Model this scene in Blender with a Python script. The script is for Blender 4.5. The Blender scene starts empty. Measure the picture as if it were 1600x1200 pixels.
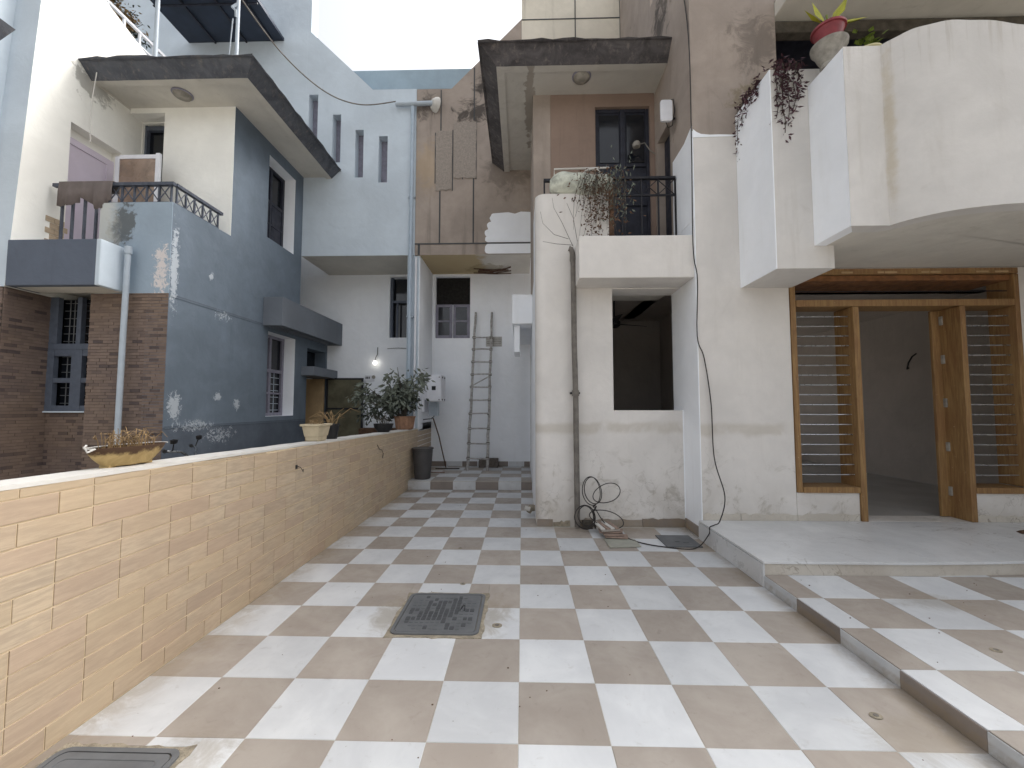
import bpy, math, random
from mathutils import Vector, Matrix, noise as mnoise
random.seed(11)
R = math.radians
PI = math.pi
S = bpy.context.scene
C = S.collection

# ------------------------------------------------------------------ camera
cd = bpy.data.cameras.new('camera')
cam = bpy.data.objects.new('camera', cd)
C.objects.link(cam)
cam.location = (0.019, -2.655, 1.452)
cam.rotation_euler = (R(90 + 3.21), 0, R(1.42))
cd.sensor_width = 36.0
cd.lens = 36.0 * 641 / 1600
cd.clip_start = 0.05
cd.clip_end = 600
S.camera = cam

# ------------------------------------------------------------------ world, sun, exposure
SUN_ELEV, SUN_ROT = 47, 62
W = bpy.data.worlds.new('World')
S.world = W
W.use_nodes = True
wn = W.node_tree
bg = wn.nodes['Background']
sky = wn.nodes.new('ShaderNodeTexSky')
sky.sky_type = 'NISHITA'
sky.sun_disc = False
sky.sun_elevation = R(SUN_ELEV)
sky.sun_rotation = R(SUN_ROT)
sky.air_density = 1.0
sky.dust_density = 6.0
sky.ozone_density = 1.0
hs = wn.nodes.new('ShaderNodeHueSaturation')
hs.inputs['Saturation'].default_value = 0.24
wn.links.new(sky.outputs[0], hs.inputs['Color'])
wn.links.new(hs.outputs[0], bg.inputs[0])
bg.inputs[1].default_value = 0.15
sd = bpy.data.lights.new('sun', 'SUN')
sun = bpy.data.objects.new('sun', sd)
C.objects.link(sun)
sd.energy = 0.75
sd.angle = R(22)
sd.color = (1.0, 0.97, 0.93)
# direction towards the sun for rotation SUN_ROT (clockwise from +Y)
sx, sy, sz = (math.sin(R(SUN_ROT)) * math.cos(R(SUN_ELEV)),
              math.cos(R(SUN_ROT)) * math.cos(R(SUN_ELEV)), math.sin(R(SUN_ELEV)))
sun.rotation_euler = Vector((sx, sy, sz)).to_track_quat('Z', 'Y').to_euler()
S.view_settings.view_transform = 'Standard'
S.view_settings.look = 'None'
S.view_settings.exposure = 1.25
S.view_settings.gamma = 1.0
S.view_settings.use_curve_mapping = False
S.render.engine = 'CYCLES'
S.cycles.max_bounces = 8
S.cycles.diffuse_bounces = 5

# ------------------------------------------------------------------ material helpers
def lin(c):
    if isinstance(c, str):
        c = c.lstrip('#')
        c = [int(c[i:i + 2], 16) / 255 for i in (0, 2, 4)]
        c = [x / 12.92 if x <= .04045 else ((x + .055) / 1.055) ** 2.4 for x in c]
    return (c[0], c[1], c[2], 1.0)

class NT:
    def __init__(s, name):
        s.m = bpy.data.materials.new(name)
        s.m.use_nodes = True
        s.t = s.m.node_tree
        s.b = s.t.nodes['Principled BSDF']
        s._p = None
    def n(s, typ, **kw):
        x = s.t.nodes.new(typ)
        for k, v in kw.items():
            setattr(x, k, v)
        return x
    def L(s, a, b):
        s.t.links.new(a, b)
    def setv(s, sock, v):
        if hasattr(v, 'links') or isinstance(v, bpy.types.NodeSocket):
            s.L(v, sock)
        else:
            sock.default_value = v
    def pos(s):
        if s._p is None:
            s._p = s.n('ShaderNodeNewGeometry').outputs['Position']
        return s._p
    def scaled(s, vec, sc, off=(0, 0, 0)):
        m = s.n('ShaderNodeMapping')
        s.L(vec, m.inputs[0])
        m.inputs['Scale'].default_value = sc
        s.setv(m.inputs['Location'], off)
        return m.outputs[0]
    def noise(s, scale, detail=4, rough=.55, dist=0, vec=None):
        x = s.n('ShaderNodeTexNoise')
        s.L(vec if vec is not None else s.pos(), x.inputs['Vector'])
        x.inputs['Scale'].default_value = scale
        x.inputs['Detail'].default_value = detail
        x.inputs['Roughness'].default_value = rough
        x.inputs['Distortion'].default_value = dist
        return x.outputs[0]
    def math(s, op, a, b=None, c=None, clamp=False):
        x = s.n('ShaderNodeMath', operation=op)
        x.use_clamp = clamp
        s.setv(x.inputs[0], a)
        if b is not None: s.setv(x.inputs[1], b)
        if c is not None: s.setv(x.inputs[2], c)
        return x.outputs[0]
    def rng(s, v, a, b, c=0., d=1., smooth=True):
        x = s.n('ShaderNodeMapRange')
        x.interpolation_type = 'SMOOTHSTEP' if smooth else 'LINEAR'
        s.setv(x.inputs[0], v)
        x.inputs[1].default_value = a; x.inputs[2].default_value = b
        x.inputs[3].default_value = c; x.inputs[4].default_value = d
        return x.outputs[0]
    def mix(s, f, a, b, mode='MIX'):
        x = s.n('ShaderNodeMix', data_type='RGBA', blend_type=mode)
        s.setv(x.inputs[0], f)
        s.setv(x.inputs[6], a)
        s.setv(x.inputs[7], b)
        return x.outputs[2]
    def sep(s):
        x = s.n('ShaderNodeSeparateXYZ')
        s.L(s.pos(), x.inputs[0])
        return x.outputs
    def spot(s, centre, radius, nz, amp=.6, lo=.35, hi=.5):
        """irregular blotch around a point of the surface"""
        v = s.n('ShaderNodeVectorMath', operation='SUBTRACT')
        s.L(s.pos(), v.inputs[0]); v.inputs[1].default_value = centre
        w = s.n('ShaderNodeVectorMath', operation='DIVIDE')
        s.L(v.outputs[0], w.inputs[0]); w.inputs[1].default_value = radius
        l = s.n('ShaderNodeVectorMath', operation='LENGTH')
        s.L(w.outputs[0], l.inputs[0])
        d = s.math('SUBTRACT', 1.0, l.outputs['Value'])
        e = s.math('MULTIPLY_ADD', s.math('SUBTRACT', nz, .5), amp * 2, d)
        return s.rng(e, lo, hi)
    def bump(s, h, strength=.3, dist=.01, prev=None):
        x = s.n('ShaderNodeBump')
        x.inputs['Strength'].default_value = strength
        x.inputs['Distance'].default_value = dist
        s.L(h, x.inputs['Height'])
        if prev is not None: s.L(prev, x.inputs['Normal'])
        return x.outputs[0]
    def out(s, col, rough=.8, nrm=None, metal=0., spec=.4):
        s.setv(s.b.inputs['Base Color'], col)
        s.setv(s.b.inputs['Roughness'], rough)
        s.b.inputs['Metallic'].default_value = metal
        s.b.inputs['Specular IOR Level'].default_value = spec
        if nrm is not None: s.L(nrm, s.b.inputs['Normal'])
        return s.m

def plaster(name, col, dirt='#8f8778', amount=.35, rough=.85, mott=.08, fine=1.0, extra=None, bumpd=.006):
    t = NT(name)
    c = lin(col)
    n1 = t.noise(1.3, 6, .62, .4)
    n2 = t.noise(9, 5, .6)
    n3 = t.noise(70, 3, .6)
    dk = tuple(x * (1 - mott * 2.2) for x in c[:3]) + (1,)
    lt = tuple(min(1, x * (1 + mott)) for x in c[:3]) + (1,)
    base = t.mix(t.rng(n1, .3, .7), dk, lt)
    base = t.mix(t.math('MULTIPLY', t.rng(n2, .35, .7), .25), base, dk)
    st = t.scaled(t.pos(), (2.2, 2.2, .22))
    streak = t.rng(t.noise(2.2, 6, .65, .3, st), .55, .8)
    base = t.mix(t.math('MULTIPLY', streak, amount), base, lin(dirt))
    blot = t.rng(t.noise(3.2, 8, .7, 1.2), .6, .72)
    base = t.mix(t.math('MULTIPLY', blot, amount * .45), base, lin(dirt))
    if extra: base = extra(t, base)
    h = t.math('MULTIPLY_ADD', n2, .8, t.math('MULTIPLY', n3, .25 * fine))
    h = t.math('MULTIPLY_ADD', t.noise(3.5, 3, .5, .6), 3.0, h)
    return t.out(base, rough, t.bump(h, .55, bumpd))

def simple(name, col, rough=.6, metal=0., mott=.15, scale=12, bump=.15, spec=.4, bd=.004):
    t = NT(name)
    c = lin(col)
    nz = t.noise(scale, 5, .6)
    dk = tuple(x * (1 - mott) for x in c[:3]) + (1,)
    lt = tuple(min(1, x * (1 + mott)) for x in c[:3]) + (1,)
    col2 = t.mix(t.rng(nz, .3, .7), dk, lt)
    r = t.rng(t.noise(scale * .6, 4), .3, .7, max(0.02, rough - .1), min(1, rough + .1))
    return t.out(col2, r, t.bump(t.noise(scale * 4, 4), bump, bd), metal, spec)

M = {}
# -- white paint of the right-hand house, stained and patched low down
def white_extra(t, base):
    z = t.sep()[2]
    n = t.noise(4.5, 8, .72, .8)
    n2 = t.noise(1.7, 6, .6, .5)
    # raw putty band where the plaster was repaired
    band = t.math('MULTIPLY', t.rng(t.math('ABSOLUTE', t.math('SUBTRACT', t.math('MULTIPLY_ADD', n2, .25, z), 1.33)), .03, .10, 1, 0),
                  t.rng(n2, .38, .55))
    base = t.mix(t.math('MULTIPLY', band, .38), base, lin('#a79c88'))
    low = t.math('MULTIPLY', t.rng(z, 1.25, .25), t.rng(n, .52, .66))
    base = t.mix(t.math('MULTIPLY', low, .5), base, lin('#8b8272'))
    low2 = t.math('MULTIPLY', t.rng(z, .75, .1), t.rng(n2, .35, .6))
    base = t.mix(t.math('MULTIPLY', low2, .35), base, lin('#9a907f'))
    # hairline cracks
    v = t.n('ShaderNodeTexVoronoi', feature='DISTANCE_TO_EDGE')
    v.inputs['Scale'].default_value = 1.6
    m = t.n('ShaderNodeVectorMath', operation='ADD')
    nn = t.n('ShaderNodeTexNoise'); nn.inputs['Scale'].default_value = 3; nn.inputs['Detail'].default_value = 5
    t.L(t.pos(), nn.inputs['Vector'])
    t.L(t.pos(), m.inputs[0]); t.L(nn.outputs['Color'], m.inputs[1]); t.L(m.outputs[0], v.inputs['Vector'])
    cr = t.math('MULTIPLY', t.rng(v.outputs['Distance'], .0, .012, 1, 0), t.rng(z, 1.2, .7))
    cr = t.math('MULTIPLY', cr, t.rng(t.noise(1.1, 3), .48, .58))
    return t.mix(t.math('MULTIPLY', cr, .3), base, lin('#6c665c'))
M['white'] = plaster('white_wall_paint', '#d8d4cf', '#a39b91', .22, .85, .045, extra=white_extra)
M['far_blue'] = plaster('shaded_blue_parapet', '#94a6b2', '#7d8a94', .35, .85, .06)  # darker copy of the pale blue; the parapet's shade is in the colour
M['white_sky_tint'] = plaster('white_paint_sky_tint', '#f2f5f9', '#bbb7ae', .14, .8, .025)  # cooler, brighter white; sky light on left-facing sides is put into the colour
def drips(t, base):
    z = t.sep()[2]
    st = t.scaled(t.pos(), (7, 7, .35))
    n = t.rng(t.noise(2.0, 6, .7, .2, st), .52, .72)
    m_ = t.math('MULTIPLY', n, t.rng(z, 4.1, 4.66))
    base = t.mix(t.math('MULTIPLY', m_, .45), base, lin('#8f8472'))
    v = t.spot((3.22, .87, 3.9), (.05, .1, 1.2), t.noise(8, 6, .7), .6, .2, .9)
    return t.mix(t.math('MULTIPLY', v, .4), base, lin('#a89568'))
M['white_mid'] = plaster('cream_paint', '#d0cdc9', '#a59e93', .28, .85, .05, extra=drips)
def lw_extra(t, base):
    # black mould below the canopy end
    nz = t.noise(6, 8, .72, .8)
    a = t.spot((-6.03, 2.75, 6.0), (.4, .6, .55), nz, .9, .5, .75)
    base = t.mix(t.math('MULTIPLY', a, .55), base, lin('#5b564c'))
    return base
M['white_left'] = plaster('white_gable_paint', '#f4f3ec', '#c4beae', .10, .8, .03, extra=lw_extra)
M['soffit'] = plaster('soffit_paint', '#cfcbc2', '#8f897c', .35, .9, .05)
def stain_extra(t, base):
    x, y, z = t.sep()
    nz = t.noise(3, 6, .65, .6)
    m = t.rng(t.math('MULTIPLY_ADD', nz, .7, x), -.55, -.35, 1, 0)
    base = t.mix(t.math('MULTIPLY', m, .8), base, lin('#b09a6b'))
    a = t.spot((-.75, 6.1, 4.45), (.6, .5, .3), t.noise(7, 6, .7), .8, .3, .42)
    return t.mix(t.math('MULTIPLY', a, .5), base, lin('#8c7d5b'))
M['soffit_stained'] = plaster('damp_soffit', '#d2cfc8', '#9c927c', .2, .9, .05, extra=stain_extra)

# -- brown bare render of the right-hand house
def brown_extra(t, base):
    x, y, z = t.sep()
    nz = t.noise(3.4, 8, .72, 1.0)
    nf = t.noise(9, 6, .7, .5)
    black = lin('#3a3532')
    for c0, r0, f in (((-.9, 5.25, 7.35), (.9, .5, .55), .85), ((-1.95, 5.25, 7.5), (.6, .5, .5), .7),
                      ((-.75, 5.25, 7.9), (.4, .5, .5), .9), ((2.0, 3.0, 6.9), (.3, .7, 1.1), .8),
                      ((2.0, 4.6, 7.6), (.3, .8, 1.3), .6), ((2.8, 2.0, 5.7), (.7, .4, .8), .45),
                      ((-.3, 5.25, 6.1), (.9, .4, .9), .35), ((2.0, 2.6, 5.1), (.2, .3, .5), .4)):
        a = t.spot(c0, r0, nz, 1.0, .45, .85)
        base = t.mix(t.math('MULTIPLY', a, f), base, black)
    a = t.spot((2.75, 2.0, 5.05), (.55, .3, .35), nf, .9, .35, .7)
    base = t.mix(t.math('MULTIPLY', a, .45), base, lin('#6b5f34'))
    a = t.spot((-1.9, 5.25, 6.2), (.5, .3, .9), nz, .8, .2, .8)
    base = t.mix(t.math('MULTIPLY', a, .4), base, lin('#b39a76'))
    # bare cement where old tiles came off
    return base
M['brown'] = plaster('brown_render', '#a3978d', '#5f5751', .45, .92, .09, extra=brown_extra)
M['brown_deep'] = plaster('warm_brown_render', '#8d7a6e', '#5e5149', .35, .92, .06)
M['cream_panel'] = plaster('cream_panels', '#d8d1c2', '#6f685d', .35, .9, .05)
M['cement_bare'] = NT('bare_cement')
def _():
    t = M['cement_bare']
    n = t.noise(26, 6, .75, .5); n2 = t.noise(110, 3, .6)
    col = t.mix(t.rng(n, .35, .7), lin('#8a8078'), lin('#a59a90'))
    col = t.mix(t.math('MULTIPLY', t.rng(n2, .45, .6), .5), col, lin('#908c84'))
    M['cement_bare'] = t.out(col, .95, t.bump(n, .6, .006))
_()

# -- blue paints of the left-hand house
def dark_extra(t, base):
    x, y, z = t.sep()
    nz = t.noise(11, 9, .82, 1.4)
    n2 = t.noise(2.2, 7, .65, .6)
    rg = t.rng(t.math('ABSOLUTE', t.math('SUBTRACT', t.noise(5, 7, .7, 2.2), .5)), .05, .02)
    fade = t.math('MULTIPLY', t.rng(n2, .4, .7), .16)
    base = t.mix(fade, base, lin('#8b97a4'))
    for c0, r0 in (((-4.37, 3.2, 2.78), (.1, .26, .12)), ((-4.37, 2.33, 3.2), (.1, .1, 1.0)),
                   ((-4.37, 2.75, 1.2), (.1, .55, .13)), ((-4.37, 2.42, 1.45), (.1, .16, .3)),
                   ((-4.37, 3.55, 1.5), (.1, .12, .14)), ((-4.37, 3.15, 1.6), (.1, .12, .12)),
                   ((-4.37, 3.2, 1.05), (.1, .5, .2)), ((-4.37, 2.95, 3.3), (.1, .08, .1))):
        a = t.math('MULTIPLY', t.spot(c0, r0, nz, 1.5, .5, .56), rg if r0[1] > .22 and r0[2] < .6 else 1.0)
        base = t.mix(t.math('MULTIPLY', a, .72), base, lin('#c3cad0'))
    return base
M['dark_blue'] = plaster('slate_blue_paint', '#697581', '#434d58', .3, .75, .07, extra=dark_extra)
M['dark_trim'] = plaster('slate_grey_trim', '#5a6270', '#3e454f', .25, .75, .06)
M['light_blue'] = plaster('pale_blue_paint', '#c5d0d9', '#a5aeb7', .16, .8, .04)
def weather_extra(t, base):
    x, y, z = t.sep()
    nz = t.noise(9, 8, .68, .25)
    nb = t.noise(3, 7, .7, .8)
    a = t.spot((-5.0, 2.27, 3.75), (.32, .2, .6), nz, 1.0, .45, .7)
    base = t.mix(t.math('MULTIPLY', a, .75), base, lin('#4b4a44'))
    w = t.rng(t.math('MULTIPLY_ADD', nb, .5, x), -4.95, -4.75, 1, 0)
    base = t.mix(t.math('MULTIPLY', w, .7), base, lin('#c9c8bf'))
    b = t.spot((-4.48, 2.27, 3.15), (.2, .2, .7), t.noise(10, 9, .8, 1.2), 1.6, .62, .68)
    base = t.mix(t.math('MULTIPLY', b, .9), base, lin('#d9d0cb'))
    return base
M['blue_weathered'] = plaster('weathered_blue_paint', '#97a6b3', '#7b8894', .3, .8, .05, extra=weather_extra)
M['awning_blue'] = plaster('grey_blue_awning', '#70767e', '#4b5560', .25, .75, .05)
M['skirt_blue'] = plaster('dark_blue_plinth', '#59616c', '#3b444f', .3, .75, .07, extra=dark_extra)

def fascia_mat(name, a, b):
    t = NT(name)
    n = t.noise(2.6, 8, .72, .9)
    st = t.scaled(t.pos(), (5, 5, .5))
    n2 = t.noise(3, 6, .7, .2, st)
    col = t.mix(t.rng(n, .35, .68), lin(a), lin(b))
    col = t.mix(t.math('MULTIPLY', t.rng(n2, .5, .75), .5), col, lin('#8d857e'))
    return t.out(col, .95, t.bump(t.noise(30, 5, .7), .6, .01))
M['fascia_dark'] = fascia_mat('mossy_fascia', '#413e40', '#5e5b5c')
M['fascia_blue'] = fascia_mat('weathered_grey_fascia', '#4b4e55', '#63666d')

# -- floor tiles
def tile_mat(name, a, b, white=False):
    t = NT(name)
    oi = t.n('ShaderNodeObjectInfo').outputs['Random']
    n = t.noise(2.4, 6, .62, .5)
    n2 = t.noise(14, 6, .7, .6)
    col = t.mix(t.rng(n, .35, .7), lin(a), lin(b))
    col = t.mix(t.math('MULTIPLY', t.rng(n2, .58, .75), .3), col, lin('#8e867b' if white else '#786e64'))
    # scuffs
    sc = t.scaled(t.pos(), (6, 1.5, 1))
    s = t.rng(t.noise(6, 8, .8, 2.0, sc), .66, .72)
    col = t.mix(t.math('MULTIPLY', s, .35), col, lin('#6d675f'))
    sp = t.rng(t.noise(55, 2, .5), .76, .79)
    col = t.mix(t.math('MULTIPLY', sp, .5), col, lin('#6a655c'))
    x_, y_, z_ = t.sep()
    dn = t.noise(5, 8, .75, 1.0)
    for f_ in (t.rng(x_, -1.72, -1.99), t.math('MULTIPLY', t.rng(t.math('ABSOLUTE', t.math('SUBTRACT', x_, 1.96)), .16, .0), t.rng(z_, .06, .04)),
               t.math('MULTIPLY', t.rng(y_, 2.1, 2.44), t.rng(x_, .1, .3))):
        col = t.mix(t.math('MULTIPLY', t.math('MULTIPLY', f_, t.rng(dn, .3, .62)), .55), col, lin('#8d7d66'))
    for c0, r0, k0 in (((-.2, .3, 0), (.28, .5, .1), .6), ((-.9, .3, 0), (.28, .5, .1), .6), ((-1.35, -1.0, 0), (.3, .5, .1), .5), ((1.75, -.75, 0), (.5, .35, .1), .35), ((2.9, .35, .1), (.5, .3, .1), .4)):
        a_ = t.spot(c0, r0, dn, .9, .35, .9)
        col = t.mix(t.math('MULTIPLY', a_, k0), col, lin('#8a7f6e'))
    br = t.n('ShaderNodeHueSaturation')
    t.L(col, br.inputs['Color'])
    t.L(t.rng(oi, 0, 1, .91, 1.06, False), br.inputs['Value'])
    r = t.rng(n2, .3, .75, .38, .6)
    return t.out(br.outputs[0], r, t.bump(t.noise(20, 3), .05, .002), 0, .4)
M['tile_white'] = tile_mat('white_floor_tile', '#bfc1c3', '#cdcfd0', True)
M['tile_brown'] = tile_mat('brown_floor_tile', '#988f86', '#a79f96')
M['tile_brown_dark'] = tile_mat('dark_brown_tile', '#7d746d', '#8c827a')
M['grout'] = simple('grout', '#b5b0a6', .9, 0, .12, 20)
def marble(name, a, b, vein, vs=1.0, amt=.6, rough=.3):
    t = NT(name)
    n = t.noise(1.6, 6, .6, .6)
    col = t.mix(t.rng(n, .35, .7), lin(a), lin(b))
    w = t.noise(1.5 * vs, 5, .55, 1.6)
    d = t.math('ABSOLUTE', t.math('SUBTRACT', w, .5))
    v = t.rng(d, .0, .016, 1, 0)
    v = t.math('MULTIPLY', v, t.rng(t.noise(1.3, 3), .42, .6))
    col = t.mix(t.math('MULTIPLY', v, amt), col, lin(vein))
    w2 = t.rng(t.math('ABSOLUTE', t.math('SUBTRACT', t.noise(4 * vs, 6, .6, 1.8), .5)), 0, .012, .4, 0)
    col = t.mix(t.math('MULTIPLY', w2, amt * .6), col, lin(vein))
    return t.out(col, t.rng(t.noise(9, 5), .3, .7, rough, rough + .2), None, 0, .45)
M['marble'] = marble('white_marble', '#c9caca', '#d8d9d9', '#8e8a84', 1.2, .6)
M['marble_riser'] = marble('veined_marble', '#bbb4a9', '#c8c2b7', '#84796a', 1.6, .8, .25)
M['marble_side'] = marble('veined_marble_side', '#c6c7c8', '#d2d3d4', '#8f8d88', 1.5, .6, .25)

# -- boundary wall bricks (wood-look tan tile)
t = NT('tan_wood_grain_tile')
oi = t.n('ShaderNodeObjectInfo').outputs['Random']
gv = t.scaled(t.pos(), (1, 1.2, 9))
g = t.noise(5, 8, .7, .35, gv)
g2 = t.noise(1.1, 4, .6)
gv2 = t.scaled(t.pos(), (1, 2.2, 40))
g3 = t.noise(6, 5, .6, .2, gv2)
col = t.mix(t.rng(g, .36, .66), lin('#a69682'), lin('#bba991'))
col = t.mix(t.math('MULTIPLY', t.rng(g2, .4, .62), .4), col, lin('#b39a80'))
col = t.mix(t.math('MULTIPLY', t.rng(g3, .6, .72), .3), col, lin('#8c7763'))
col = t.mix(t.rng(oi, .6, 1, 0, .45), col, lin('#a8917e'))
col = t.mix(t.rng(oi, .4, 0, 0, .4), col, lin('#b9a586'))
h = t.n('ShaderNodeHueSaturation'); t.L(col, h.inputs['Color'])
oi2 = t.math('FRACT', t.math('MULTIPLY', oi, 7.31))
t.L(t.rng(oi2, 0, 1, .95, 1.04, False), h.inputs['Value'])
M['tan'] = t.out(h.outputs[0], .62, t.bump(g, .3, .004), 0, .35)
M['tan_grout'] = simple('tan_grout', '#d2bf9f', .9, 0, .1, 15)
M['cap'] = plaster('white_coping_paint', '#c9c6c0', '#9c968a', .2, .8, .05)

# -- split-face brick slips
t = NT('brick_slips')
at = t.n('ShaderNodeAttribute', attribute_name='tone')
n = t.noise(18, 5, .6)
col = t.mix(at.outputs['Fac'], lin('#4b4243'), lin('#7f6e64'))
col = t.mix(t.math('MULTIPLY', t.rng(n, .4, .7), .4), col, lin('#6a5b52'))
col = t.mix(t.math('MULTIPLY', t.rng(t.noise(1.2, 3), .45, .7), .3), col, lin('#86705a'))
M['slip'] = t.out(col, .8, t.bump(n, .4, .006))
M['slip_back'] = simple('brick_mortar', '#4d433e', .95)

# -- wood of the door frame
t = NT('teak_frame')
gv = t.scaled(t.pos(), (14, 14, 1.0))
g = t.noise(3, 8, .7, .5, gv)
g2 = t.noise(1.5, 5, .6)
col = t.mix(t.rng(g, .35, .68), lin('#7e5f3e'), lin('#9c7d52'))
col = t.mix(t.math('MULTIPLY', t.rng(g2, .45, .7), .5), col, lin('#7b573a'))
col = t.mix(t.math('MULTIPLY', t.rng(t.noise(24, 6, .7), .66, .72), .6), col, lin('#d8c7a8'))
M['teak'] = t.out(col, .55, t.bump(g, .3, .003), 0, .35)
M['teak_rough'] = simple('rough_brown_timber', '#7d5534', .8, 0, .3, 14)
M['steel'] = simple('steel_rod', '#b9bcc0', .3, .85, .08, 20)
M['iron'] = simple('black_iron', '#26262b', .6, .2, .3, 25)
M['rail_grey'] = simple('grey_rail_paint', '#4a4f5a', .6, .1, .2, 20)
M['pvc'] = simple('pale_pvc_pipe', '#aab4bd', .5, 0, .06, 6)
M['pvc_blue'] = simple('painted_pvc_pipe', '#a9b7c4', .5, 0, .06, 6)
M['pipe_grey'] = simple('dirty_grey_pipe', '#6e6963', .75, 0, .25, 9)
M['glass_dark'] = simple('dark_glass', '#1b1e24', .12, 0, .2, 4, .02, .6)
M['frosted'] = simple('frosted_glass', '#8d7a6c', .25, 0, .25, 5)
M['window_grey'] = simple('grey_window_paint', '#858390', .6, 0, .12, 15)
M['window_blue'] = simple('blue_grey_window_paint', '#565d6a', .6, 0, .12, 15)
M['dark_door'] = simple('dark_door_paint', '#2b2d38', .55, 0, .25, 12)
M['dark_void'] = simple('dark_mesh', '#23211f', .9, 0, .25, 30)
M['black'] = simple('black_plastic', '#1c1c1e', .5)
M['cable'] = simple('black_cable', '#2a2624', .6)
M['bin'] = simple('grey_plastic', '#4b4949', .5, 0, .1, 6)
M['plastic_white'] = simple('white_enclosure', '#dcdde2', .45, 0, .05, 5)
M['pink'] = simple('pale_mauve_panel', '#cfc5d2', .6, 0, .05, 3)
M['cloth'] = simple('brown_cloth', '#6f6663', .95, 0, .12, 5, .6)
M['blue_plastic'] = simple('blue_plastic', '#2f6a94', .5)
M['bamboo'] = simple('weathered_bamboo', '#a3a09d', .85, 0, .3, 18, .4)
M['terracotta'] = simple('terracotta', '#8a6953', .8, 0, .2, 12)
M['beige_pot'] = simple('beige_plastic_pot', '#b9ab90', .6, 0, .12, 8)
M['red_pot'] = simple('maroon_pot', '#7c3238', .5, 0, .2, 9)
M['stone_pot'] = simple('grey_cement_pot', '#8f8b83', .9, 0, .25, 12, .5)
M['cream_pot'] = simple('cream_pot', '#c8c096', .7)
t = NT('rusty_cement_bowl')
n = t.noise(9, 8, .7, .6); z = t.sep()[2]
k = t.math('MULTIPLY_ADD', t.noise(12, 6, .7), .12, z)
col = t.mix(t.rng(n, .35, .65), lin('#9a8357'), lin('#b59d6d'))
col = t.mix(t.rng(k, 1.255, 1.285), col, lin('#4a3626'))
M['bowl'] = t.out(col, .9, t.bump(n, .5, .008))
M['leaf'] = simple('grey_green_leaf', '#6a7064', .6, 0, .35, 8)
M['leaf_dark'] = simple('dark_leaf', '#3b4138', .6, 0, .35, 8)
M['leaf_purple'] = simple('purple_leaf', '#4a3038', .6, 0, .35, 10)
M['leaf_yellow'] = simple('yellow_green_leaf', '#9a9a2a', .5, 0, .2, 10)
M['leaf_green'] = simple('fresh_leaf', '#6a7a35', .5, 0, .25, 10)
M['dry'] = simple('dry_stems', '#8a7250', .9, 0, .3, 12)
M['dry_dark'] = simple('dry_brown_leaves', '#5d4636', .9, 0, .35, 12)
M['twig'] = simple('grey_twig', '#4d4840', .9, 0, .3, 12)
M['sack'] = simple('dusty_plastic_sack', '#b9bbae', .8, 0, .35, 7, .7, .4, .02)
M['manhole'] = simple('cast_manhole_plastic', '#626466', .6, 0, .12, 7, .2)
M['manhole_dark'] = simple('manhole_recess', '#4a4c4e', .8, 0, .1, 9)
M['mortar'] = simple('rough_mortar', '#99907f', .95, 0, .25, 18, .8, .3, .02)
M['ground'] = simple('ground_concrete', '#9a958c', .95, 0, .15, 2)
M['interior'] = plaster('interior_plaster', '#b0a9a3', '#7b756d', .2, .9, .05)
M['interior_floor'] = simple('interior_marble', '#a3a19d', .4, 0, .04, 3, .02)
M['tan_wall'] = simple('tan_reveal', '#b49a76', .85, 0, .1, 6)
M['gate_green'] = simple('olive_sheet_metal', '#635f4c', .6, .2, .25, 5)
M['sheet_blue'] = simple('dark_blue_roof_sheet', '#2f3848', .6, 0, .2, 2)
M['rust'] = simple('rusty_rod', '#5a4438', .9, 0, .3, 30)
M['chrome'] = simple('chrome', '#a8acb0', .2, .9, .1, 10)
M['tile_piece'] = simple('broken_tile_biscuit', '#8f7c70', .85, 0, .2, 14)
M['tile_piece_light'] = simple('broken_tile_face', '#9b9b90', .5, 0, .1, 9)
M['brick_red'] = simple('old_brick', '#5f5852', .95, 0, .25, 20)
t = NT('light_bulb')
t.b.inputs['Emission Color'].default_value = (1, .95, .85, 1)
t.b.inputs['Emission Strength'].default_value = 2.6
M['plate_grey'] = simple('grey_tile_plate', '#b3b1ad', .8)
M['bulb'] = t.out(lin('#f4f0e8'), .3)

# ------------------------------------------------------------------ geometry helpers
def props(o, label=None, cat=None, group=None, kind=None):
    if label: o['label'] = label
    if cat: o['category'] = cat
    if group: o['group'] = group
    if kind: o['kind'] = kind
    return o

def thing(name, label, cat, loc=(0, 0, 0), group=None, rz=0):
    o = bpy.data.objects.new(name, None)
    C.objects.link(o)
    o.empty_display_size = .1
    o.location = loc
    o.rotation_euler = (0, 0, rz)
    return props(o, label, cat, group)

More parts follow.
